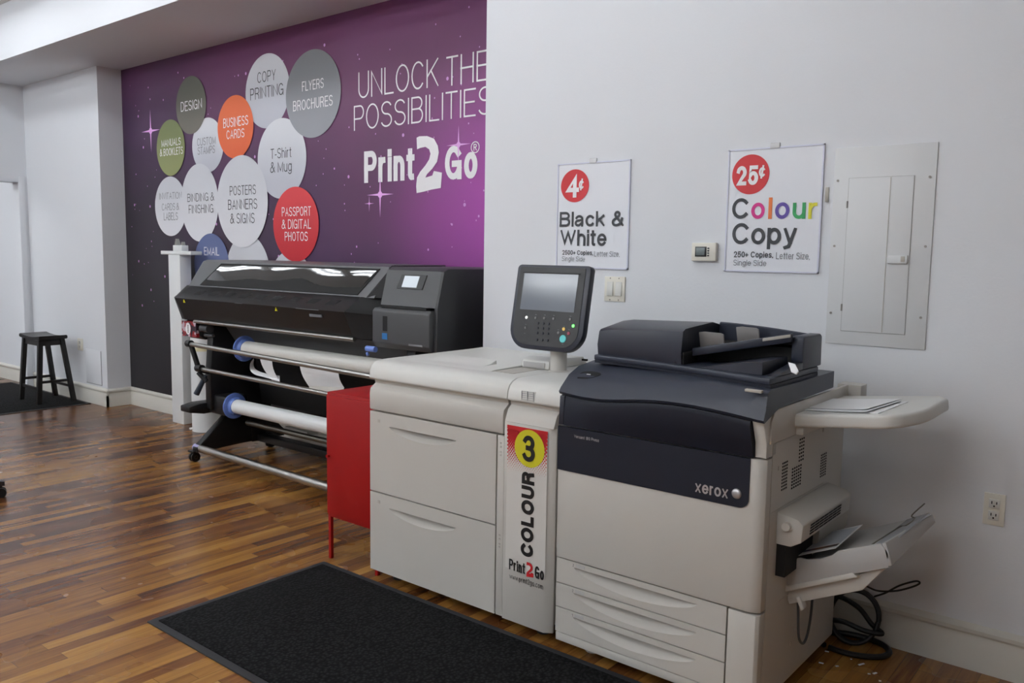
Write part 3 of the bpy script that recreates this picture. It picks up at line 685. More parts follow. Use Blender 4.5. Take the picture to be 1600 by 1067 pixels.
# black front shelf with lip, flanks
def fr(x, lip, top=3.125, bot=3.07, zl=1.118):
    return [(x,top+.06,1.197),(x,top,1.197),(x,lip+.02,zl+.014),(x,lip,zl),(x,lip+.004,zl-.014),(x,bot,.965),(x,3.60,.965),(x,3.60,1.197)]
bm = B(); loft(bm, [fr(-5.545,3.085,3.16,3.12), fr(-5.50,3.035,3.14,3.09), fr(-5.42,3.0), fr(-3.70,3.0), fr(-3.64,3.004)]); fc = obj('front_cover', bm, 'black', hp)
bm = B(); ext(bm, [(-3.60,3.13,1.197),(-3.42,3.15,1.197),(-3.42,3.20,1.374),(-3.535,3.262,1.376)], (0,.35,0)); obj('hood_flank', bm, 'blackm', hp)
bm = B(); loft(bm, [fr(-3.64,3.004), fr(-3.43,3.13,3.18,3.12,1.10)]); obj('end_flank', bm, 'blackm', hp)
for k in range(9):
    x = -5.25+k*.175; bm = B()
    ext(bm, [(x,3.085,1.1735),(x+.09,3.085,1.1735),(x+.065,3.045,1.1465),(x-.015,3.045,1.1465)], (0,-.0006,.001)); obj('vent_notch', bm, 'blackm', fc)
for px, py in ((317.5,469.5),(469,481.5)):
    p = at(px, py, 2, 1.10); bm = B(); ext(bm, [(p.x-.012,3.0,1.09),(p.x+.012,3.0,1.09),(p.x,2.996,1.112)], (0,-.004,0)); obj('warning_triangle', bm, 'yellow', fc, 'yellow warning triangle')
bm = B(); ext(bm, [(-3.95,3.012,1.075),(-3.84,3.012,1.075),(-3.84,3.009,1.09),(-3.95,3.009,1.09)], (0,-.006,0)); obj('maker_label', bm, 'ink_lt', fc)
bm = B(); ext(bm, [(-4.70,3.001,1.114),(-4.62,3.001,1.114),(-4.62,3.0,1.1175),(-4.70,3.0,1.1175)], (0,-.003,0)); ext(bm, [(-4.07,3.001,1.114),(-3.86,3.001,1.114),(-3.86,3.0,1.1175),(-4.07,3.0,1.1175)], (0,-.003,0)); obj('scuff', bm, 'ink_lt', fc)
# silver bar under fascia
bm = B(); cyl(bm, (-5.28,3.06,.962), (-3.62,3.06,.962), .013, 16); obj('front_bar', bm, 'alu', hp)
# control module at right
def mod(x): return [(x,3.70,1.372),(x,3.16,1.372),(x,3.125,1.355),(x,3.075,1.168),(x,3.70,1.168)]
bm = B(); loft(bm, [mod(-3.42), mod(-3.02), [(-3.0,y+ (.012 if y<3.6 else 0),z-(.006 if z>1.2 else 0)) for _,y,z in mod(-3.0)]]); cm = obj('control_module', bm, 'graph', hp)
bm = B(); box(bm, -3.40, -3.06, 3.062, 3.09, 1.148, 1.166, .002); obj('slot', bm, 'blackm', cm)
n_ = Vector((0,-.966,.258)); s_ = Vector((0,.258,.966))
def msl(x, z, out=0): f = (z-1.168)/(1.355-1.168); return Vector((x, 3.075+.05*f, z))+n_*out
x0_, x1_ = xs(3.10,622,440), xs(3.10,663,440)
bm = B(); ext(bm, [msl(x0_-.006,1.258), msl(x1_-.012,1.258), msl(x1_+.004,1.333), msl(x0_+.014,1.333)], n_*.005); sc_ = obj('display', bm, 'black', cm)
bm = B(); ext(bm, [msl(x0_+.032,1.266,.005), msl(x1_-.055,1.266,.005), msl(x1_-.045,1.326,.005), msl(x0_+.042,1.326,.005)], n_*.002); obj('screen_reflection', bm, mat('painted_reflection', (205,212,218), .08, emis=(200,215,225), estr=.35), sc_)  # pale glowing patch painted in for the tubes mirrored in the display
bm = B(); prX(bm, [(3.70,1.152),(3.06,1.152),(3.045,1.135),(3.045,.965),(3.07,.935),(3.70,.935)], -3.455, -3.02, .006); fb = obj('ink_cover', bm, 'graph', hp)
bm = B(); box(bm, -3.375, -3.335, 3.0435, 3.047, .985, 1.018); obj('blue_sticker', bm, mat('blue_sticker', (40,110,170), .4), fb)
bm = B(); box(bm, -3.37, -3.335, 3.0442, 3.047, 1.03, 1.11); obj('print_code', bm, 'blackm', fb)
bm = B(); box(bm, -3.17, -3.07, 3.0436, 3.047, .965, .975); obj('model_mark', bm, 'ink_lt', fb)
bm = B(); prX(bm, [(3.70,1.368),(3.16,1.368),(3.128,1.352),(3.08,1.168),(3.075,.932),(3.70,.932)], -3.02, -2.995, .004); obj('end_cover', bm, 'graph_dk', hp)
# under body
bm = B(); box(bm, -5.30, -3.10, 3.40, 3.62, .93, 1.16); obj('chassis', bm, 'blackm', hp)
bm = B(); ext(bm, [(-5.15,3.20,.945),(-5.15,3.24,.945),(-5.15,3.34,.80),(-5.15,3.30,.80)], (2.1,0,0)); obj('platen_apron', bm, 'graph_lt', hp)
bm = B(); prX(bm, [(3.42,.93),(3.62,.93),(3.62,.36),(3.50,.36)], -5.42, -3.12); obj('rear_shroud', bm, 'blackm', hp)
# left end panel with sticker
bm = B(); prX(bm, [(3.11,.965),(3.07,.93),(3.09,.86),(3.13,.83),(3.40,.83),(3.40,.965)], -5.46, -5.27, .006); ep = obj('end_panel', bm, 'black', hp)
bm = B(); p0, p1 = at(286,495,1,3.075), at(309,526,1,3.075); box(bm, p0.x, p1.x, 3.064, 3.088, .85, .955)
def spot_mat():
    m = mat('patterned_sticker', (150,30,35), .35); nt = m.node_tree; b = nt.nodes['Principled BSDF']
    v = nt.nodes.new('ShaderNodeTexVoronoi'); v.inputs['Scale'].default_value = 45; tc = nt.nodes.new('ShaderNodeTexCoord'); nt.links.new(tc.outputs['Object'], v.inputs['Vector'])
    r = nt.nodes.new('ShaderNodeValToRGB'); e = r.color_ramp.elements; r.color_ramp.interpolation = 'CONSTANT'
    e[0].color = (*lin((45,25,40)),1); e[1].position = .4; e[1].color = (*lin((150,26,34)),1); q = e.new(.75); q.color = (*lin((190,170,180)),1)
    sp = nt.nodes.new('ShaderNodeSeparateColor'); nt.links.new(v.outputs['Color'], sp.inputs[0]); nt.links.new(sp.outputs[0], r.inputs[0]); nt.links.new(r.outputs[0], b.inputs['Base Color']); return m
st = obj('sticker', bm, spot_mat(), ep)
bm = B(); xm = (p0.x+p1.x)/2; disc(bm, (xm-.01, 3.0632, .905), .033, 24, rw=.042); obj('sticker_centre', bm, 'paper', st)
bm = B()
for k in range(5): box(bm, xm-.014, xm-.004, 3.0622, 3.0636, .878+k*.011, .885+k*.011)
obj('sticker_marks', bm, 'ink', st)
bm = B(); cyl(bm, (-5.25,3.10,.915), (-5.16,3.10,.915), .03, 16); cyl(bm, (-5.22,3.10,.87), (-5.12,3.10,.87), .012, 12); obj('clear_pulley', bm, mat('smoke_plastic', (70,70,72), .15), hp)
# bars and arms
bm = B(); cyl(bm, (-5.235,3.0,.812), (-3.30,3.0,.780), .0155, 16); obj('loading_bar', bm, 'alu', hp)
bm = B(); cyl(bm, (-5.155,3.03,.648), (-3.30,3.03,.628), .0145, 16); obj('loading_bar', bm, 'alu', hp)
bm = B(); cyl(bm, (-5.245,3.0,.83), (-5.20,3.035,.64), .018, 10); cyl(bm, (-5.275,3.0,.815), (-5.23,3.0,.815), .024, 14); cyl(bm, (-5.21,3.03,.65), (-5.15,3.03,.65), .026, 14); cyl(bm, (-5.20,3.035,.64), (-5.18,3.35,.55), .02, 10)
cyl(bm, (-5.20,3.03,.62), (-5.15,3.06,.56), .017, 10); obj('bar_arm', bm, 'black', hp)
bm = B(); cyl(bm, (-5.16,3.06,.60), (-5.215,3.02,.47), .014, 10, .02); obj('release_lever', bm, mat('slate_plastic', (44,54,66), .4), hp)
# rolls
def roll(z, x0, x1, rf, rr, mk):
    Y = 3.17
    bm = B(); cyl(bm, (x0-.008,Y,z), (x0+.004,Y,z), rf, 40); bmesh.ops.bevel(bm, geom=[e for e in bm.edges if e.calc_face_angle(0) > 1], offset=.003, segments=2, affect='EDGES'); fl = obj('flange', bm, 'blue', hp, 'blue roll flange')
    bm = B(); cyl(bm, (x0+.004,Y,z), (x0+.03,Y,z), rr+.012, 32, rr+.004); obj('flange_hub', bm, 'blue', fl)
    bm = B(); cyl(bm, (x0+.012,Y,z), (x1,Y,z), rr, 40); obj('media_roll', bm, mk, hp)
    bm = B(); cyl(bm, (x0-.11,Y,z), (x0-.008,Y,z), .02, 16); obj('spindle', bm, 'black', hp)
roll(.800, -4.86, -3.20, .086, .052, 'media'); roll(.398, -4.99, -3.18, .088, .048, 'tube')
bm = B(); cyl(bm, (-3.47,3.02,.928), (-3.40,3.02,.928), .016, 16); cyl(bm, (-3.47,3.02,.905), (-3.46,3.02,.89), .008, 10); obj('blue_lever', bm, 'blue', hp, 'blue lever')
bm = B(); cyl(bm, (-5.18,3.02,.098), (-3.20,3.02,.085), .026, 20); obj('floor_bar', bm, 'alu', hp)
bm = B(); cyl(bm, (-5.24,3.02,.098), (-5.18,3.02,.098), .027, 16); obj('bar_cap', bm, mat('lilac_cap', (176,170,214), .4), hp)
bm = B(); cyl(bm, (-4.92,3.22,.285), (-3.16,3.22,.285), .018, 16); obj('tension_bar', bm, 'alu_dk', hp)
# stand
for sx in (-5.20, -3.24):
    bm = B(); prX(bm, [(3.13,.93),(3.58,.93),(3.58,.08),(3.42,.08),(3.40,.33),(3.10,.36),(3.10,.60)], sx-.035, sx+.035, .006); lg_ = obj('stand_leg', bm, 'black', hp)
    bm = B(); ext(bm, [(sx-.03,2.99,.075),(sx-.03,2.99,.105),(sx-.03,3.30,.37),(sx-.03,3.45,.37),(sx-.03,3.70,.13),(sx-.03,3.70,.085),(sx-.03,3.35,.085)], (.06,0,0), .005); obj('foot_gusset', bm, 'black', lg_)
    for yy in (3.01, 3.62):
        bm = B()
        for q in (-.02, .006): cyl(bm, (sx-.04+q,yy,.033), (sx-.026+q,yy,.033), .033, 20)
        cyl(bm, (sx-.033,yy,.04), (sx-.033,yy,.085), .009, 10); box(bm, sx-.066, sx-.0, yy-.035, yy+.035, .068, .082, .003)
        k = obj('caster', bm, 'black', lg_)
        bm = B(); ring(bm, (sx-.019,yy,.033), (1,0,0), .008, .015, .001, 16); obj('wheel_disc', bm, 'alu_dk', k)
bm = B(); box(bm, -5.20, -3.24, 3.46, 3.54, .08, .13, .004); obj('lower_beam', bm, 'black', hp)
bm = B(); prX(bm, [(2.97,.345),(2.97,.385),(3.05,.40),(3.46,.40),(3.46,.33),(3.08,.325)], -5.34, -5.22, .008); obj('takeup_arm', bm, 'black', hp)
bm = B(); box(bm, -5.24, -5.02, 3.12, 3.30, .325, .46, .02, 3); obj('takeup_motor', bm, 'black', hp)
bm = B(); box(bm, -4.98, -4.72, 3.56, 3.66, .165, .20, .008); obj('baseboard_stand_in', bm, mat('pale_stand_in', (196,196,190), .3), hp)  # pale block added in place of the baseboard glimpsed under the shroud
# loose media loops between the bars
bm = B()
def strip(bm, Y, quad, bow=.02):
    pts = [at(px, py, 1, Y) for px, py in quad]   # tl,tr,br,bl
    rows = []
    for i in range(9):
        u = i/8; dy = -bow*math.sin(PI*u)
        a, b_ = pts[0].lerp(pts[3], u), pts[1].lerp(pts[2], u); rows.append((bm.verts.new(a+Vector((0,dy,0))), bm.verts.new(b_+Vector((0,dy,0)))))
    for (a, b_), (c, d) in zip(rows, rows[1:]): bm.faces.new((a, b_, d, c))
md = thing('hanging_media', (-4.3, 3.12, .62), 'loose white print strips hanging in loops between the printer bars', 'media')
bm = B(); strip(bm, 3.13, [(405,553),(425,556),(438,597),(425,594)]); obj('strip', bm, 'paper', md)
bm = B(); P = [at(*q, 1, 3.11) for q in ((396,560),(391,568),(391,578),(398,585),(412,589),(437,596))]; Q = [at(*q, 1, 3.15) for q in ((397,562),(396,568),(398,575),(405,580),(418,584),(437,587))]
P, Q = catmull(P, 5), catmull(Q, 5)
vs = [(bm.verts.new(a), bm.verts.new(b_)) for a, b_ in zip(P, Q)]
for (a, b_), (c, d) in zip(vs, vs[1:]): bm.faces.new((a, b_, d, c))
obj('curled_edge', bm, 'paper', md)
bm = B(); strip(bm, 3.13, [(468,562),(530,571),(538,606),(483,604)]); obj('strip', bm, 'paper', md)
bm = B(); strip(bm, 3.08, [(483,603),(537,605),(539,620),(483,612)], 0); obj('strip', bm, 'media', md)

# ================================================================== RED CABINET
t = thing('metal_cabinet', (-2.92, 2.62, 0), 'red metal cabinet on thin legs between the wide printer and the copier', 'cabinet')
bm = B(); box(bm, -3.10, -2.75, 2.455, 2.80, .205, .800, .002); obj('body', bm, 'red', t)
bm = B(); box(bm, -3.095, -2.755, 2.446, 2.456, .222, .786, .0015); d_ = obj('door', bm, 'red', t)
bm = B(); cyl(bm, (-3.078,2.447,.50), (-3.078,2.432,.50), .006, 12, .008); obj('knob', bm, 'red', d_)
for x in (-3.092,-2.757):
    for y in (2.463,2.79):
        bm = B(); box(bm, x-.009+(0.004 if x<-3 else -.004), x+.009+(0.004 if x<-3 else -.004), y-.009, y+.007, 0, .206, .001); obj('leg', bm, 'red', t)

# ================================================================== PAPER FEEDER (left half of the copier)
FY = 2.40
pf = thing('paper_feeder_unit', (-2.24, 2.75, 0), 'cream high-capacity paper feeder with two drawers and the touch panel, left of the press', 'paper feeder')
bm = B(); box(bm, -2.738, -1.735, FY+.05, 3.10, .07, .95, .004); obj('cabinet', bm, 'cream', pf)
def rx(px, py, Y=FY): return at(px, py, 1, Y).x
# lid with rolled front edge
LID = [(3.10,.93),(3.10,.985),(2.50,.985),(2.455,.984),(2.43,.976),(2.412,.962),(2.402,.943),(2.398,.912),(2.402,.906),(2.42,.905),(2.45,.93)]
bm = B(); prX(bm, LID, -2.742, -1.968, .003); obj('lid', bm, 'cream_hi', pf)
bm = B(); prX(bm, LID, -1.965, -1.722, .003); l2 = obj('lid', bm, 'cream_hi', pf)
bm = B(); prX(bm, [(2.408,.951),(2.402,.943),(2.3985,.915),(2.3965,.915),(2.400,.943),(2.4065,.952)], -1.90, -1.838, 0); obj('guide_label', bm, mat('label_plate', (206,204,198), .4), l2)
bm = B()
for k in range(5): box(bm, -1.897, -1.841, 2.3962, 2.3985, .918+k*.0075, .9188+k*.0075)
for x in (-1.897,-1.870,-1.842): box(bm, x, x+.0012, 2.3962, 2.3985, .915, .95)
obj('guide_lines', bm, 'ink_lt', l2)
# recessed strip under lid, sloped
BAND = [(2.45,.93),(2.425,.905),(2.43,.885),(2.402,.865),(2.398,.845),(2.398,.780),(2.402,.772),(2.45,.772)]
bm = B(); prX(bm, BAND, -2.738, -1.985, .002); obj('upper_band', bm, 'cream', pf)
# drawers with scooped grips
def drawer_front(bm, X0, X1, Z0, Z1, Y, x0, x1, zt, h, D=.052, thick=.037):
    """drawer front whose face carries a scooped grip: straight upper edge, arched lower lip"""
    N_ = 28; cols = [(X0, 0)]+[(x0+(x1-x0)*i/N_, math.sin(PI*i/N_)**.6) for i in range(N_+1)]+[(X1, 0)]
    rows = []
    for x, q in cols:
        lo = zt-.0004-h*q; c = [(x, Y, Z0), (x, Y, lo)]
        for k in range(1, 8): f = k/8; c.append((x, Y+D*q*f**.8, lo+(zt-lo)*f))
        c += [(x, Y+D*q, zt), (x, Y, zt+.0006), (x, Y, Z1)]
        rows.append([bm.verts.new(p) for p in c])
    for a, b_ in zip(rows, rows[1:]):
        for k in range(len(a)-1): bm.faces.new((a[k], b_[k], b_[k+1], a[k+1]))
    # returns
    t = [r[-1] for r in rows]; l = [r[0] for r in rows]
    def back(v): return bm.verts.new(v.co+Vector((0, thick+D*0, 0)))
    tb = [back(v) for v in t]; lb = [back(v) for v in l]
    for i in range(len(t)-1): bm.faces.new((t[i], t[i+1], tb[i+1], tb[i])); bm.faces.new((l[i+1], l[i], lb[i], lb[i+1]))
    bm.faces.new(list(reversed(rows[0]))+[lb[0], tb[0]]); bm.faces.new(rows[-1]+[tb[-1], lb[-1]])
    return bm
for z0, z1 in ((.415,.766),(.058,.409)):
    bm = B(); drawer_front(bm, -2.736, -2.017, z0, z1, FY-.002, -2.615, -2.225, z1-.055, .040); d_ = obj('drawer', bm, 'cream', pf, sharp=50)
    bm = B(); box(bm, -2.686, -2.672, FY-.003, FY-.001, z1-.045, z1-.032); obj('tray_number_tab', bm, 'cream_dk', d_)
bm = B(); box(bm, -2.736, -1.99, FY+.04, FY+.049, .05, .772); obj('gap_grip_backing', bm, 'line', pf)  # dark backing; shows through the deep grips as their painted shade
bm = B(); box(bm, -2.011, -1.978, FY-.002, FY+.02, .058, .766, .002); sp_ = obj('indicator_strip', bm, 'cream', pf)
bm = B()
for z in (.735,.72,.70,.688,.375,.36,.34,.328): box(bm, -1.999, -1.991, FY-.0035, FY-.001, z, z+.006, .001)
obj('indicator_marks', bm, 'cream_dk', sp_)
# right door with colour banner
DY = FY-.006
bm = B(); prZ(bm, [(-1.974,DY+.03),(-1.974,DY),(-1.775,DY),(-1.745,DY+.02),(-1.745,DY+.03)], .055, .826, .002)
prX(bm, [(DY+.03,.826),(DY,.826),(DY+.018,.870),(2.43,.885),(2.425,.905),(2.47,.905),(2.47,.826)], -1.974, -1.745, .002); dr = obj('side_door', bm, 'cream', pf)
yb = DY-.0012
bx0, bx1 = rx(792,700,yb), rx(855.5,700,yb)
bz1 = at(792,663,1,yb).z; bzt = bz1-.014
bm = B(); flat(bm, [(bx0,yb+.0004,.262),(bx1,yb+.0004,.262),(bx1,yb+.0004,bz1),(bx0,yb+.0004,bz1)]); bn_ = obj('banner_sticker', bm, mat('banner_vinyl', (212,208,202), .35), dr)
bm = B(); nc = 17; pitch = (bx1-bx0)/nc; flat(bm, [(bx0,yb,bz1-pitch*1.3),(bx1,yb,bz1-pitch*1.3),(bx1,yb,bz1),(bx0,yb,bz1)])
for r0 in range(23):
    rad = pitch*(.66-.026*r0)
    for c0 in range(nc+1):
        x = bx0+pitch*(c0+(.5 if r0 % 2 else 0)); z = bz1-pitch*1.3-pitch*.62*(r0)
        if x-rad*.4 < bx0 or x+rad*.4 > bx1 or rad < pitch*.04: continue
        flat(bm, [(min(max(x+rad*math.cos(a*PI/4),bx0),bx1),yb-.00005*(1+(r0+c0) % 2),z+rad*math.sin(a*PI/4)) for a in range(8)])
obj('red_halftone', bm, 'dred', bn_)
bm = B(); p = at(827.3,701,1,yb); disc(bm, (p.x,yb-.0006,p.z), at(851,701,1,yb).x-p.x, 40, rw=(at(827,671.5,1,yb).z-at(827,730.5,1,yb).z)/2); obj('yellow_circle', bm, 'yellow', bn_)
obj('banner_number', wtext('3', 816.5, 836.5, 680.5, 721.5, yb, .18, eps=.001), 'ink', bn_)
obj('banner_title', wtext('COLOUR', 814.6, 834.3, 737, 870, yb, .25, rot=PI/2, eps=.001), 'ink', bn_)
obj('banner_logo', ctext('Print', (795.5,889), (821,880), yb, .16, eps=.001), 'ink', bn_); obj('banner_logo', ctext('Go', (835.5,902.5), (850.5,888), yb, .16, eps=.001), 'ink', bn_)
obj('banner_address', ctext('www.print2go.com', (796,905.5), (849.5,912.5), yb, .09, eps=.001), 'ink', bn_)
bm = B(); a, c = at(822.5,900,1,yb), at(834.5,881,1,yb); merge(bm, two(a.x, c.x, a.z, c.z, yb-.0012)); obj('banner_numeral', bm, 'dred', bn_)
# top details: raised cover plate, bypass recess, hump
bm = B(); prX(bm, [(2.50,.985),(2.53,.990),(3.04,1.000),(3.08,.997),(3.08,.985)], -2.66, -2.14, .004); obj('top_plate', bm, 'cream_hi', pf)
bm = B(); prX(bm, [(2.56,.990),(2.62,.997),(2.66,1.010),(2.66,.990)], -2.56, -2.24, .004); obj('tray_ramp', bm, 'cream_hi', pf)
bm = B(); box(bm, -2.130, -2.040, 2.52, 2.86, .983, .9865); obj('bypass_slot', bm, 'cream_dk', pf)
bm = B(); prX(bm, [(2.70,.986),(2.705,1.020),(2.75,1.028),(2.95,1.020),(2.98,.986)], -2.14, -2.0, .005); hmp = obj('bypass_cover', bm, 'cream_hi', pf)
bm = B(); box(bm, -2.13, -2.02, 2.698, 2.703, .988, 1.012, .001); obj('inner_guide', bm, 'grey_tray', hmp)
bm = B(); box(bm, -2.030, -1.975, 2.935, 2.945, 1.004, 1.012); obj('cable_notch', bm, 'blackm', hmp)
for x, y in ((-2.66,2.50),(-1.85,2.50),(-2.66,3.0),(-1.85,3.0)):
    bm = B(); cyl(bm, (x,y,0), (x,y,.022), .026, 16); cyl(bm, (x,y,.022), (x,y,.072), .012, 12); obj('foot', bm, 'line', pf)
bm = B(); box(bm, -2.72, -1.75, 2.48, 3.08, .045, .072); obj('plinth', bm, 'line', pf)
# control panel on post
PX_, PY_ = -1.960, 2.712
bm = B(); cyl(bm, (PX_,PY_,.984), (PX_,PY_,1.10), .034, 32); cyl(bm, (PX_,PY_,.984), (PX_,PY_,.990), .045, 32, .036); pst = obj('panel_post', bm, 'cream', pf)
xl0, xr0 = -2.163, -1.802; zb0, zt0 = 1.086, 1.410
Yt, Yb_ = 2.700, 2.640
wv = Vector((0, Yt-Yb_, zt0-zb0)).normalized(); uv = Vector((1,0,0)); nv = uv.cross(wv)   # faces -Y and slightly up
PO = Vector((xl0, Yb_-.004, zb0)); PW = xr0-xl0; PH = (Vector((0,Yt,zt0))-Vector((0,Yb_,zb0))).length
def pp(u, w, out=0): return PO+uv*(u*PW)+wv*(w*PH)+nv*out
def rrect(x0, x1, z0, z1, rt, rb, n=8):
    P = []
    for cx_, cz_, r, a in ((x1-rt,z1-rt,rt,0),(x0+rt,z1-rt,rt,PI/2),(x0+rb,z0+rb,rb,PI),(x1-rb,z0+rb,rb,1.5*PI)):
        for k in range(n+1): t_ = a+k*PI/2/n; P.append((cx_+r*math.cos(t_), cz_+r*math.sin(t_)))
    return P
def pl_(x0, x1, z0, z1, rt, rb, out): return [PO+uv*a+wv*b_+nv*out for a, b_ in rrect(x0, x1, z0, z1, rt, rb)]
bm = B(); ext(bm, pl_(0, PW, -.012, PH, .018, .085, -.034), nv*.034, .006); cp = obj('control_panel', bm, 'navy', pf)
bm = B(); ext(bm, pl_(.018, PW-.022, .004, PH-.010, .006, .070, 0), nv*.002); obj('panel_face', bm, mat('panel_face', (25,24,24), .4), cp)
bm = B(); ext(bm, pl_(.042, PW-.052, PH*.44, PH-.036, .002, .002, .002), nv*.0012); obj('touch_screen', bm, mat('screen_off', (92,98,108), .12, spec=.7), cp)
bm = B(); ext(bm, pl_(.036, PW-.046, PH-.036, PH-.032, .001, .001, .002), nv*.003); obj('screen_rim', bm, 'blackm', cp)
def btn(u, w, r, m, out=.003, nm='button', lab=None, ht=.002):
    bm = B(); c = pp(u, w, out); cyl(bm, c, c+nv*ht, r, 20, r*.85); return obj(nm, bm, m, cp, lab)
def pu(px, py):  # measured place on the tilted panel -> u,w
    d = _F + _R*((px-800)/FPX) - _U*((py-533.5)/FPX); C = Vector((0,0,CH)); t_ = (PO-C).dot(nv)/d.dot(nv); q = C+d*t_-PO
    return q.dot(uv)/PW, q.dot(wv)/PH
M['btn_w'] = mat('white_key', (235,235,230), .3, emis=(255,255,250), estr=.5); M['btn_t'] = mat('teal_key', (92,190,190), .3, emis=(80,190,190), estr=.15)
M['btn_y'] = mat('amber_key', (226,188,92), .3, emis=(220,180,80), estr=.15); M['btn_r'] = mat('red_key', (158,60,78), .3); M['btn_g'] = mat('green_lamp', (120,255,120), .3, emis=(110,255,110), estr=2.0); M['btn_k'] = mat('grey_key', (112,110,110), .35)
for px, py, r, m in ((823.3,496,.0065,'btn_w'),(837.5,496.8,.0055,'btn_k'),(851.2,497.2,.0055,'btn_k'),(865.5,498,.0055,'btn_k'),(891.5,499,.0055,'btn_k'),(821.7,512,.0055,'btn_k'),(896.3,509.3,.0062,'btn_g'),(881.4,514.2,.0072,'btn_y'),(889,521,.0072,'btn_r'),(873,520,.0055,'btn_k'),(880,529.5,.0155,'btn_t')):
    u_, w_ = pu(px, py); btn(u_, w_, r, m)
for i in range(4):
    for j in range(3):
        u_, w_ = pu(841.5+j*8.3-i*.6, 508+i*7.6+j*.6-(3 if i<3 else 0)); btn(u_, w_, .0048, 'navy_dk', nm='number_key')
bm = B()
for i in range(4):
    for j in range(3):
        u_, w_ = pu(841.5+j*8.3-i*.6, 508+i*7.6+j*.6-(3 if i<3 else 0)); c = pp(u_, w_, .0052); disc(bm, c, .0011, 6, uv, wv)
for px, py in ((838,492),(852,492.5),(866,493.3),(892,494.5),(822,507),(820.5,521),(882,510),(889.5,515.5),(873,515.5),(879.5,538)):
    u_, w_ = pu(px, py); c = pp(u_, w_, .0025); ext(bm, [c-uv*.004, c+uv*.004, c+uv*.004+wv*.0012, c-uv*.004+wv*.0012], nv*.0003)
obj('key_legends', bm, 'ink_lt', cp)
bm = B(); c = pp(.52,.2,-.03); frame_box(bm, c-uv*.05-nv*.03, uv, wv, nv, .10, .12, .03, .005); obj('panel_back', bm, 'navy', cp)

# ================================================================== PRESS (right half of the copier)
CY = 2.385; XL_, XR_ = -1.712, -.952
pr = thing('colour_copier', (-1.33, 2.75, 0), 'large cream and navy colour printing press with scanner lid, right half of the copier', 'copier')
bm = B(); box(bm, XL_+.004, XR_, CY+.048, 3.10, .055, .95, .003); bd = obj('cabinet', bm, 'cream', pr)
bm = B(); box(bm, XL_+.006, XR_-.008, CY+.04, CY+.047, .05, .94); obj('gap_grip_backing', bm, 'line', pr)  # dark plate behind the gaps, also standing in for shade inside the grips
# side seams, vents
bm = B()
for y0_, y1_, za, zb_ in ((2.44,3.09,.890,.892),(2.44,2.90,.6735,.6755)): box(bm, XR_, XR_+.0012, y0_, y1_, za, zb_)
box(bm, XR_, XR_+.0012, 2.545, 3.09, .362, .3635); box(bm, XR_, XR_+.0012, 2.43, 2.432, .10, .99); obj('side_seams', bm, 'cream_dk', bd)
def vents(c0, c1, z0, z1, nc, nr, w=.006, gap=None):
    bm = B()
    for i in range(nc):
        for j in range(nr):
            y = c0+(c1-c0)*i/max(nc-1,1); z = z0+(z1-z0)*j/max(nr-1,1); box(bm, XR_-.001, XR_+.0009, y, y+(.013 if gap is None else gap), z, z+.0055)
    return obj('vent_slots', bm, 'line', bd)
vents(2.655, 2.688, .795, .865, 3, 7, gap=.009); vents(2.515, 2.552, .728, .812, 4, 9, gap=.007); vents(2.600, 2.672, .715, .778, 5, 7, gap=.010); vents(2.868, 2.915, .70, .775, 4, 9, gap=.007)
bm = B()
for y, z in ((2.48,.80),(2.87,.86),(2.70,.20),(2.66,.17)): box(bm, XR_, XR_+.002, y, y+.008, z, z+.014, .001)
obj('side_catches', bm, 'cream_dk', bd)
# drawers
for k, (z0, z1) in enumerate(((.275,.365),(.185,.271),(.090,.181))):
    bm = B(); drawer_front(bm, XL_, -1.056, z0, z1, CY-.002, -1.635, -1.155, z1-.021, .046); d_ = obj('drawer', bm, 'cream', pr, sharp=50)
    bm = B(); box(bm, -1.628, -1.590, CY-.003, CY-.001, z1-.0165, z1-.005); obj('number_plate', bm, mat('number_plate', (188,186,184), .5), d_)
    merge_b = fit(text_mesh('321'[k], .5, .12), (-1.640, CY-.0035, z1-.0165), (.005,0,0), (0,0,.010)); obj('tray_number', merge_b, 'ink_gy', d_)
bm = B(); box(bm, XL_, -1.056, CY+.0, CY+.02, .055, .086, .003); obj('kick_panel', bm, 'cream', pr)
bm = B(); prZ(bm, [(-1.051,CY-.002),(-.962,CY-.002),(XR_,CY+.008),(XR_,CY+.05),(-1.051,CY+.05)], .055, .362, .002); obj('corner_panel', bm, 'cream', pr)
# front door (cream) and navy bands
bm = B(); prZ(bm, [(XL_,CY-.006),(-.985,CY-.006),(-.965,CY),(XR_,CY+.012),(XR_,CY+.05),(XL_,CY+.05)], .370, .848, .002); fd = obj('front_door', bm, 'cream', pr)
def band(z0, z1, x0, x1, y, rr, n=8):
    P = [(x0, z1), (x0, z0)]
    for k in range(n+1): a = -PI/2+k*PI/2/n; P.append((x1-rr+rr*math.cos(a), z0+rr+rr*math.sin(a)))
    P.append((x1, z1)); bm = B(); prY(bm, P, y, y+.012); return bm
za = at(874,735.5,1,CY-.01).z; zb2 = at(1110,781,1,CY-.01).z; zl_ = (za+zb2)/2
nb = obj('navy_band', band(zl_, .848, XL_-.001, at(1173,750,1,CY).x, CY-.010, .03), 'navy_dk', fd)
yl = CY-.0112
lgx = B(); merge(lgx, ctext('xerox', (1086,768.5), (1138,764.5), yl, .16)); obj('maker_wordmark', lgx, 'silverlogo', nb)
p = at(1150.5,771.5,1,yl); bm = B(); bmesh.ops.create_uvsphere(bm, u_segments=24, v_segments=12, radius=.0165, matrix=Matrix.Translation((p.x,yl+.003,p.z))@Matrix.Diagonal((1,.5,1,1))); obj('maker_sphere', bm, 'silverlogo', nb)
bm = B(); merge(bm, ctext('Versant 180 Press', (897,683.6), (936,685.8), yl, .13)); obj('model_name', bm, 'silverlogo', nb)
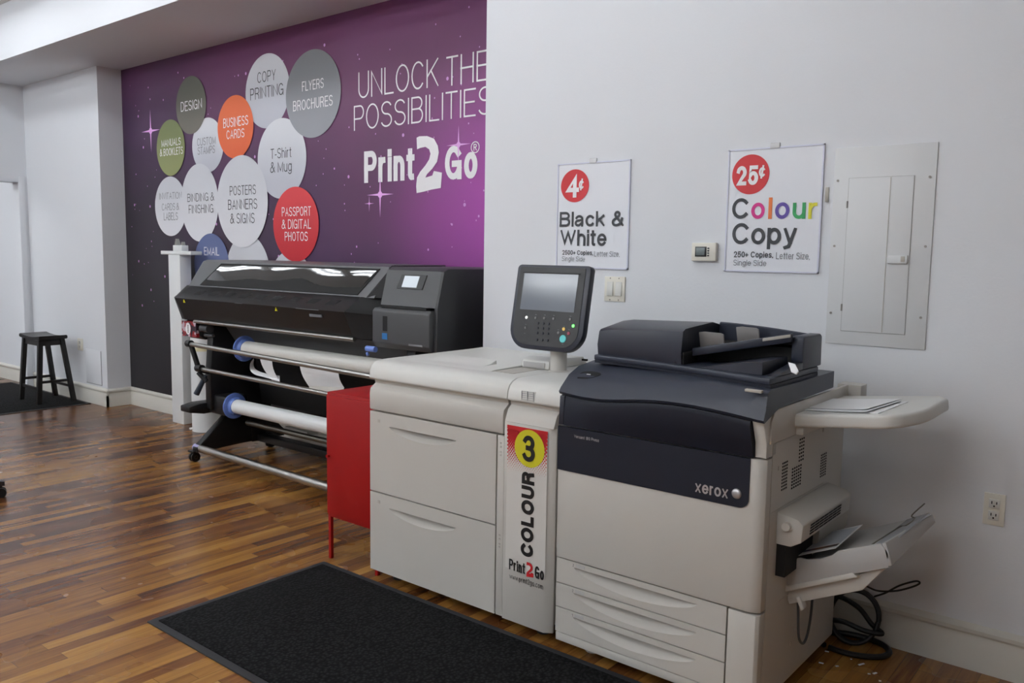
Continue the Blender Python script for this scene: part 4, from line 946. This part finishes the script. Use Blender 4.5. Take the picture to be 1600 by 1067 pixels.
# upper navy door with the wavy top edge
WAVE = [(-1.712,.965),(-1.66,.962),(-1.60,.960),(-1.53,.962),(-1.46,.970),(-1.39,.980),(-1.32,.988),(-1.25,.991),(-1.18,.991),(-1.11,.987),(-1.04,.981),(-.98,.974),(-.955,.971)]
def wz(x):
    for (a, za_), (b_, zb_) in zip(WAVE, WAVE[1:]):
        if a <= x <= b_+1e-9:
            t_ = (x-a)/(b_-a); t_ = t_*t_*(3-2*t_) if False else t_; return za_+(zb_-za_)*t_
    return WAVE[-1][1]
def ye(x): t_ = (x-XL_)/(-.955-XL_); return 2.385-.045*t_-.02*math.sin(PI*t_)
secs = []
for i in range(25):
    x = -1.690+i*(1.690-.990)/24; y = ye(x)
    secs.append([(x,CY+.012,.853),(x,CY-.008,.853),(x,(CY-.008)*.6+y*.4-.002,.90),(x,y+.002,wz(x)-.022),(x,y+.006,wz(x)-.007),(x,CY+.03,wz(x)-.007)])
bm = B(); loft(bm, secs); obj('upper_door', bm, 'navy_dk', pr)
bm = B(); prX(bm, [(CY+.012,.853),(CY-.006,.853),(2.385,.955),(2.42,.96)], XL_-.002, -1.694, .002); obj('hinge_strip', bm, 'navy', pr)
bm = B(); prX(bm, [(CY+.02,.853),(CY-.0,.853),(CY-.003,.90),(2.345,.985),(2.36,1.0),(2.46,1.0),(2.46,.853)], -.988, XR_, .003); obj('corner_post', bm, 'cream_hi', pr)
# scanner deck
secs = []
for i in range(33):
    x = -1.716+i*(1.716-.945)/32; t_ = i/32; y = ye(x)-.006; z = wz(max(x,XL_))
    yb1 = 2.50-.12*t_**1.2; ztop = 1.050+.015*min(1, t_*2)
    f = .35+.5*t_
    secs.append([(x,y+.006,z-.003),(x,y,z+.006),(x,y+.012,z+.020+.014*t_),(x,y+(yb1-y)*.5,z+.02+(ztop-z-.02)*(.62+.25*t_)),(x,yb1,ztop),(x,2.60,1.062),(x,2.935,1.065),(x,2.935,1.008),(x,2.45,.990+.01*t_)])
bm = B(); loft(bm, secs); dk = obj('scanner_deck', bm, 'navy_top', pr, sharp=50)
q0, n0 = hit(dk, 919, 586)
P_ = catmull([hit(dk, px, py)[0] for px, py in ((902,591),(909,582),(925,580.5),(939,584),(932,588.5),(918,591.5),(902,591))], 5)[:-1]
bm = B(); ext(bm, [p-n0*.001 for p in P_], n0*.0022); obj('power_recess', bm, 'blackm', dk)
qk = hit(dk, 919.5, 586)[0]+n0*.0014; bm = B(); frame_box(bm, qk-Vector((.008,0,0)), (1,0,0), n0.cross(Vector((1,0,0))), n0, .016, .004, .001); obj('power_key', bm, 'paper', dk)
bm = B(); a = at(1180,610,2,1.064); box(bm, a.x-.03, a.x+.022, a.y-.008, a.y+.008, 1.058, 1.0665, .002); obj('deck_label', bm, 'cream_dk', dk)
# document feeder lid
def lidf(t_): return 2.525-.135*t_**1.5           # front edge line of lid
X0L, X1L = -1.668, -.955
P = [(X0L+(X1L-X0L)*k/16, lidf(k/16)) for k in range(17)]+[(X1L,2.80),(X1L-.02,2.83),(X0L+.02,2.83),(X0L,2.81)]
bm = B(); prZ(bm, [(x, y+.006 if y < 2.7 else y) for x, y in P], 1.064, 1.074); ld = obj('document_feeder', bm, 'navy_dk', pr)
bm = B(); prZ(bm, P, 1.074, 1.094, .005); obj('platen_cover', bm, 'navy_top', ld)
secs = []
for i in range(9):
    x = X0L+i*(.366)/8; bow = .004*math.sin(PI*i/8)
    e = .0 if i else .006
    yf = lidf((x-X0L)/(X1L-X0L))+.022
    secs.append([(x,yf+e,1.09),(x,yf-.006-bow+e,1.13),(x,yf+.004+e,1.182+.022*(x-X0L)/.366-e),(x,yf+.02,1.190+.022*(x-X0L)/.366-e),(x,2.72,1.212+.012*(x-X0L)/.366-e),(x,2.82,1.205-e),(x,2.83,1.09)])
bm = B(); loft(bm, secs); obj('feed_head', bm, 'navy', ld, sharp=30)
bm = B(); box(bm, -1.33, -1.295, 2.50, 2.60, 1.094, 1.135, .002); obj('exit_slot', bm, 'blackm', ld)
# back rail & right post enclosing the input tray
secs = []
for i in range(13):
    x = -1.302+i*(1.302-.968)/12; t_ = i/12; zt_ = 1.222-.022*t_**1.6
    secs.append([(x,2.775,1.09),(x,2.775,zt_-.004),(x,2.782,zt_),(x,2.82,zt_-.006),(x,2.83,zt_-.02),(x,2.83,1.09)])
bm = B(); loft(bm, secs); obj('back_rail', bm, 'navy_top', ld)
bm = B(); prX(bm, [(2.66,1.094),(2.655,1.13),(2.655,1.196),(2.665,1.202),(2.81,1.202),(2.825,1.195),(2.83,1.094)], -.995, -.955, .005); obj('end_post', bm, 'navy_top', ld)
bm = B(); prX(bm, [(2.44,1.094),(2.46,1.100),(2.60,1.118),(2.66,1.118),(2.66,1.094)], -.985, -.955, .003); obj('end_rib', bm, 'navy', ld)
# input tray rising to the right
a0_ = Vector((-1.297,2.565,1.125)); a1_ = Vector((-.985,2.635,1.192))
bm = B(); ext(bm, [a0_, a1_, Vector((-.985,2.78,1.192)), Vector((-1.297,2.78,1.130))], (0,0,.006)); it = obj('input_tray', bm, 'navy_dk', ld)
bm = B(); d = a1_-a0_; frame_box(bm, a0_-Vector((0,.006,.008)), d, (0,1,0), (0,0,1), d.length, .016, .028, .004); obj('tray_rail', bm, 'navy_top', it)
bm = B(); p1 = a0_.lerp(a1_, .72); frame_box(bm, p1+Vector((0,-.009,.008)), d, (0,1,0), (0,0,1), d.length*.27, .003, .010, .001); obj('rail_label', bm, 'cream_dk', it)
for px0, px1, yt, yb3, Y in ((1091,1131,519.5,540,2.60),(1149,1186,511.5,531,2.72)):
    q0, q1 = at(px0, yb3, 1, Y), at(px1, yb3, 1, Y); zt_ = at((px0+px1)/2, yt, 1, Y).z
    bm = B(); prY(bm, [(q0.x+.008, q0.z-.012),(q1.x+.002, q1.z-.002),(q1.x-.004, zt_-.004),(q1.x-.015, zt_),(q0.x+.02, zt_+.001),(q0.x, zt_-.002)], Y, Y+.008, .002); obj('paper_guide', bm, mat('guide_grey', (122,118,116), .5), it)
bm = B(); ext(bm, [Vector((-1.22,2.47,1.095)), Vector((-1.0,2.44,1.095)), Vector((-1.0,2.44,1.135)), Vector((-1.06,2.45,1.128))], (0,.20,0)); obj('output_ramp', bm, 'navy', ld)
bm = B(); box(bm, -1.30, -.99, 2.68, 2.775, 1.094, 1.16); obj('tray_cavity', bm, 'blackm', ld)
p = at(1232,567,1,2.50); q = at(1247,583,1,2.46); bm = B(); ext(bm, [Vector((p.x,2.50,p.z)), Vector((p.x+.022,2.50,p.z-.004)), Vector((q.x+.006,2.45,q.z+.006)), Vector((q.x,2.45,q.z-.004)), Vector((q.x-.02,2.46,q.z))], (0,-.004,.003)); obj('loose_tag', bm, 'paper', ld)
# side table
u = Vector((.993,0,.118)).normalized(); w_n = Vector((0,1,0)).cross(u)*-1
SO = Vector((-.985, 2.585, .915))
def sp2(a, b_): return SO+u*a+Vector((0,b_,0))
pr_ = [sp2(0,0), sp2(.295,0)]+[sp2(.295+.10*math.sin(k*PI/16), .12*(1-math.cos(k*PI/16))*1.7) for k in range(1,9)]+[sp2(.395,.42), sp2(.36,.49), sp2(0,.49)]
upv = u.cross(Vector((0,1,0))).normalized(); 
if upv.z < 0: upv = -upv
bm = B(); ext(bm, pr_, upv*.042, .010, 3); sd = obj('side_table', bm, 'cream_hi', pr)
bm = B(); box(bm, XR_-.01, XR_+.03, 2.60, 3.06, .895, .925, .003); obj('table_bracket', bm, 'cream', sd)
bm = B(); prX(bm, [(2.40,.895),(2.40,.96),(2.42,.998),(3.12,.998),(3.12,.895)], -.958, -.945, .003); obj('top_side_rail', bm, 'cream', pr)
bm = B(); box(bm, -.985, -.90, 3.10, 3.17, .90, 1.0, .004); obj('rear_cover', bm, 'cream', pr)
# exit box
bm = B(); prY(bm, [(-.952,.575),(-.952,.668),(-.885,.655),(-.868,.640),(-.872,.585),(-.905,.565),(-.952,.565)], 2.49, 2.95, .004); eb = obj('exit_unit', bm, 'cream', pr)
p = at(1230,822,1,2.488); bm = B(); cyl(bm, (p.x,2.49,p.z), (p.x,2.474,p.z), .013, 20); obj('knob', bm, 'cream_hi', eb)
bm = B()
for k in range(4):
    for j in range(7):
        z = .596+k*.0095; y = 2.555+j*.042; ext(bm, [(-.8705+k*.0007,y,z),(-.8705+k*.0007,y+.036,z),(-.8698+k*.0007,y+.036,z+.0045),(-.8698+k*.0007,y,z+.0045)], (.0012,0,0))
obj('vent_slots', bm, 'line', eb)
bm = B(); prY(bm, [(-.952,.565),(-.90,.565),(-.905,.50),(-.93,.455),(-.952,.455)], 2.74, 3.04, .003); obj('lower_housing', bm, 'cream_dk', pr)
bm = B(); box(bm, XR_, XR_+.03, 2.50, 2.74, .46, .565); obj('exit_mouth', bm, 'blackm', pr)
# catch tray
ang = math.radians(24); u = Vector((math.cos(ang),0,math.sin(ang))); n3 = Vector((-math.sin(ang),0,math.cos(ang))); v = Vector((0,1,0)); TO = Vector((-.958,2.600,.388))
def tp(a, b_, c): return TO+u*a+v*b_+n3*c
bm = B(); ext(bm, [tp(.012,0,.002), tp(.012,0,.080), tp(.085,0,.082), tp(.11,0,.072), tp(.15,0,.068), tp(.19,0,.072), tp(.215,0,.082), tp(.345,0,.080), tp(.362,0,.052), tp(.345,0,.006)], (0,.012,0), .003); tr = obj('catch_tray', bm, 'grey_tray', pr)
bm = B(); ext(bm, [tp(.0,.012,.046), tp(.345,.012,.050), tp(.362,.20,.052), tp(.385,.41,.054), tp(.0,.41,.046)], n3*.010, .003); obj('tray_floor', bm, 'grey_tray', tr)
bm = B(); ext(bm, [tp(-.012,-.004,.012), tp(-.012,-.004,.085), tp(.010,-.004,.082), tp(.012,-.004,.006), tp(.02,-.004,-.010), tp(.0,-.004,-.014)], (0,.41,0), .002); obj('tray_end', bm, 'cream', tr)
bm = B(); ext(bm, [tp(.345,.0,.010), tp(.352,.0,.080), tp(.385,.41,.062), tp(.385,.41,.035)], u*.012, .003); obj('tray_lip', bm, 'grey_tray', tr)
bm = B(); ext(bm, [tp(.0,-.003,-.014), tp(.0,-.003,.004), tp(.235,-.003,.010), tp(.245,-.003,-.006)], (0,.38,0), .003); obj('tray_rib', bm, 'cream', tr)
bm = B(); ext(bm, [tp(-.015,.02,-.060), tp(-.015,.02,-.014), tp(.24,.02,-.004), tp(.315,.02,.012), tp(.325,.02,.0), tp(.235,.02,-.052)], (0,.34,0), .004); obj('under_bracket', bm, 'cream', tr)
bm = B(); ext(bm, [tp(.02,.012,-.085), tp(.02,.012,-.040), tp(.034,.012,-.040), tp(.034,.012,-.080)], (0,.03,0), .003); obj('bracket_pin', bm, 'cream_hi', tr)
bm = B(); ext(bm, [tp(.30,.06,.060), tp(.375,.10,.066), tp(.40,.38,.070), tp(.32,.38,.062)], n3*.006, .002); obj('tray_extension', bm, mat('clear_grey_plastic', (168,170,174), .25), tr)
bm = B(); tube(bm, [tp(.30,.03,.072), tp(.335,.16,.078), tp(.355,.20,.082), tp(.385,.17,.088), tp(.395,.23,.092), tp(.38,.26,.098), tp(.40,.36,.110)], .0022, 6, 5); obj('wire_stop', bm, 'alu_dk', tr)
for x, y in ((-1.62,2.50),(-1.05,2.50),(-1.62,3.0),(-1.05,3.0)):
    bm = B(); cyl(bm, (x,y,0), (x,y,.03), .030, 20); cyl(bm, (x,y,.03), (x,y,.058), .014, 12); 
    for k in range(16): a = k*PI/8; cyl(bm, (x+.030*math.cos(a),y+.030*math.sin(a),.002), (x+.030*math.cos(a),y+.030*math.sin(a),.028), .003, 6)
    obj('levelling_foot', bm, 'cream_dk', pr)
bm = B(); box(bm, -1.69, -.98, 2.46, 3.06, .04, .057); obj('plinth', bm, 'line', pr)
bm = B(); tube(bm, [(-.940,2.66,.40),(-.932,2.665,.30),(-.930,2.68,.20),(-.928,2.72,.165),(-.928,2.76,.19),(-.930,2.79,.27),(-.938,2.81,.40)], .0045, 8, 6); obj('sensor_cable', bm, 'cable_gy', pr)
# ---- papers
def sheet(name, pts, m, label, grp, thick=.0006, bend=0):
    bm = B(); n = 8; top = []; a, b_, c, d = [Vector(p) for p in pts]; nn = (b_-a).cross(d-a).normalized()
    if nn.z < 0: nn = -nn
    g = [[bm.verts.new(a.lerp(b_, i/n).lerp(d.lerp(c, i/n), j/n)+nn*(bend*((i/n)**3))) for i in range(n+1)] for j in range(n+1)]
    for j in range(n):
        for i in range(n): bm.faces.new((g[j][i], g[j][i+1], g[j+1][i+1], g[j+1][i]))
    r_ = bmesh.ops.extrude_face_region(bm, geom=list(bm.faces)); bmesh.ops.translate(bm, verts=[e for e in r_['geom'] if isinstance(e, bmesh.types.BMVert)], vec=nn*thick)
    bmesh.ops.recalc_face_normals(bm, faces=bm.faces)
    o = obj(name, bm, m, None, origin=(a+b_+c+d)/4); tag(o, label, 'paper', grp); return o
u2 = Vector((.993,0,.118)).normalized()
def st2(a, b_, h): return SO+u2*a+Vector((0,b_,0))+upv*(.0425+h)
sheet('paper_sheet', [st2(.045,.085,.0), st2(.285,.035,.0), st2(.300,.31,.0), st2(.045,.345,.0)], 'paper', 'lowest white sheet of the loose papers on the copier side table', 'loose papers on the side table', .002)
sheet('paper_sheet', [st2(.043,.080,.0025), st2(.255,.025,.0025), st2(.285,.295,.0025), st2(.043,.345,.0025)], mat('paper_b', (236,237,240), .7), 'middle white sheet of the loose papers on the copier side table', 'loose papers on the side table', .001, .004)
sheet('paper_sheet', [st2(.044,.115,.0055), st2(.245,.055,.0045), st2(.280,.32,.0045), st2(.044,.355,.0055)], 'paper', 'topmost white sheet of the loose papers on the copier side table', 'loose papers on the side table', .0006, .006)
def photo_mat():
    m = mat('printed_photo', (225,225,225), .4); nt = m.node_tree; b = nt.nodes['Principled BSDF']; tc = nt.nodes.new('ShaderNodeTexCoord'); sp = nt.nodes.new('ShaderNodeSeparateXYZ'); nt.links.new(tc.outputs['Generated'], sp.inputs[0])
    r = nt.nodes.new('ShaderNodeValToRGB'); e = r.color_ramp.elements; e[0].color = (*lin((34,34,44)),1); e[1].color = (*lin((60,50,44)),1); e[1].position = 1
    for p_, c in ((.25,(30,40,84)),(.45,(50,60,110)),(.6,(130,84,52)),(.8,(96,58,40))): q = e.new(p_); q.color = (*lin(c),1)
    nt.links.new(sp.outputs[0], r.inputs[0]); nt.links.new(r.outputs[0], b.inputs['Base Color']); return m
pts = [tp(.000,.016,.086), tp(.205,.012,.088), tp(.205,.295,.094), tp(.0,.30,.092)]
o = sheet('printed_sheet', pts, 'paper', 'printed sheet with a dark photo strip lying in the catch tray', 'sheets in the catch tray', .001)
a, b_, c, d = pts; nn = (b_-a).cross(d-a).normalized()*.0018
bm = B(); flat(bm, [a.lerp(b_,.06).lerp(d.lerp(c,.06),.10)+nn, a.lerp(b_,.97).lerp(d.lerp(c,.97),.10)+nn, a.lerp(b_,.97).lerp(d.lerp(c,.97),.20)+nn, a.lerp(b_,.06).lerp(d.lerp(c,.06),.20)+nn])
f_ = obj('photo_strip', bm, photo_mat(), o)
bm = B(); flat(bm, [a.lerp(b_,.06).lerp(d.lerp(c,.06),.24)+nn, a.lerp(b_,.97).lerp(d.lerp(c,.97),.24)+nn, a.lerp(b_,.97).lerp(d.lerp(c,.97),.93)+nn, a.lerp(b_,.06).lerp(d.lerp(c,.06),.93)+nn]); obj('pale_print', bm, mat('pale_print', (196,202,210), .5), o)

# ================================================================== CABLES, SCRAPS
def cable(name, P, r, label, m='cable', grp=None):
    bm = B(); tube(bm, P, r, 10, 8); o = obj(name, bm, m, None, origin=P[0]); return tag(o, label, 'cable', grp)
def loop(cx, cy, cz, ax, ay, az, bx_, by_, bz_, a0, a1, n=16, drift=(0,0,0)):
    return [Vector((cx,cy,cz))+Vector((ax,ay,az))*math.cos(a0+(a1-a0)*k/n)+Vector((bx_,by_,bz_))*math.sin(a0+(a1-a0)*k/n)+Vector(drift)*k/n for k in range(n+1)]
cable('power_cable', loop(-.895,3.16,.011, .125,.025,0, .02,-.085,0, 2.4, 2.4+2*PI*.97, 20), .0105, 'thick black cable looped flat on the floor right of the copier')
cable('power_cable', loop(-.905,3.205,.105, .085,.01,0, 0,.028,.092, 0, 4*PI, 34, (0,-.016,0)), .0085, 'black cable coil leaning on the baseboard behind the copier')
P = [at(1290,960,1,3.19), at(1305,932,1,3.20), at(1340,948,1,3.20), at(1362,975,1,3.20), at(1378,990,1,3.18), at(1350,985,1,3.16), at(1320,972,1,3.15), at(1298,968,1,3.15)]
cable('power_cable', P, .0095, 'heavy black cable hanging down from the copier back to the floor')
P = [at(1352,915,1,3.16), at(1372,923,1,3.18), at(1400,923,1,3.2), at(1425,917,1,3.21), at(1437,911,1,3.22), at(1430,908,1,3.22), at(1405,915,1,3.22), at(1384,926,1,3.2), at(1366,932,1,3.2)]
cable('thin_cable', P, .0035, 'thin black cable loop sticking out by the wall beside the catch tray')
for i, (px, py, L_, a) in enumerate(((1346,1038,.028,1.1),(1283,1036,.016,.1),(1308,1041,.012,.9),(1367,1052,.018,1.1),(1292,1018,.014,.2),(1358,1053,.010,.3),(1375,1064,.008,.4),(1330,1030,.006,.5))):
    p = at(px, py, 2, .001); bm = B(); d = Vector((math.cos(a), math.sin(a), 0)); s = Vector((-d.y, d.x, 0))
    ext(bm, [p-d*L_/2-s*.004, p+d*L_/2-s*.003, p+d*L_/2+s*.004, p-d*L_/2+s*.0035], (0,0,.0015))
    o = obj('paper_scrap', bm, 'paper', None, origin=p); tag(o, 'tiny white scrap of paper on the dark floor beside the copier cables', 'scrap', 'white scraps on the floor by the cables')

# ================================================================== CEILING LIGHTS
grp = 'ceiling fluorescent fixtures'
def fixture(x, y):
    t = thing('ceiling_light', (x, y, ZC), 'white ceiling fixture with two fluorescent tubes, out of view, the rear rows added as fill', 'ceiling light', grp)
    bm = B(); box(bm, x-.61, x+.61, y-.12, y+.12, ZC-.06, ZC, .005); obj('housing', bm, 'lightbody', t)
    for q in (-.06, .06):
        bm = B(); cyl(bm, (x-.58,y+q,ZC-.085), (x+.58,y+q,ZC-.085), .019, 14); obj('tube', bm, 'lamp', t)
for k in range(7): fixture(-1.7-1.4*k, 2.33)
for k in range(7): fixture(-1.5-1.9*k, 1.30)
M['lamp'] = mat('fill_tube', (255, 255, 255), .5, emis=(244, 250, 255), estr=30)
for y in (-.3, -1.9, -3.4):  # unseen brighter rows added at the rear as frontal fill
    for k in range(8): fixture(-.9-1.9*k, y)

# unseen area light added so the hall beyond the opening reads
lt = bpy.data.lights.new('hall_fill_light', 'AREA'); lt.energy = 25; lt.size = .6; lo = bpy.data.objects.new('hall_fill_light', lt); lo.location = (-11.5, 2.4, 3.3); COL.objects.link(lo)

wd = bpy.data.worlds.new('room_air'); bpy.context.scene.world = wd; wd.use_nodes = True
wd.node_tree.nodes['Background'].inputs[0].default_value = (.8,.85,.9,1); wd.node_tree.nodes['Background'].inputs[1].default_value = .3

# ================================================================== CAMERA
cam = bpy.data.cameras.new('camera'); cam.sensor_width = 36; cam.sensor_fit = 'HORIZONTAL'; cam.lens = FPX*36/1600; cam.clip_start = .02
co = bpy.data.objects.new('camera', cam); COL.objects.link(co)
co.matrix_world = Matrix(((_R.x,_U.x,-_F.x,0),(_R.y,_U.y,-_F.y,0),(_R.z,_U.z,-_F.z,CH),(0,0,0,1)))
bpy.context.scene.camera = co
vs_ = bpy.context.scene.view_settings; vs_.view_transform = 'Standard'; vs_.look = 'None'; vs_.exposure = 0; vs_.gamma = 1
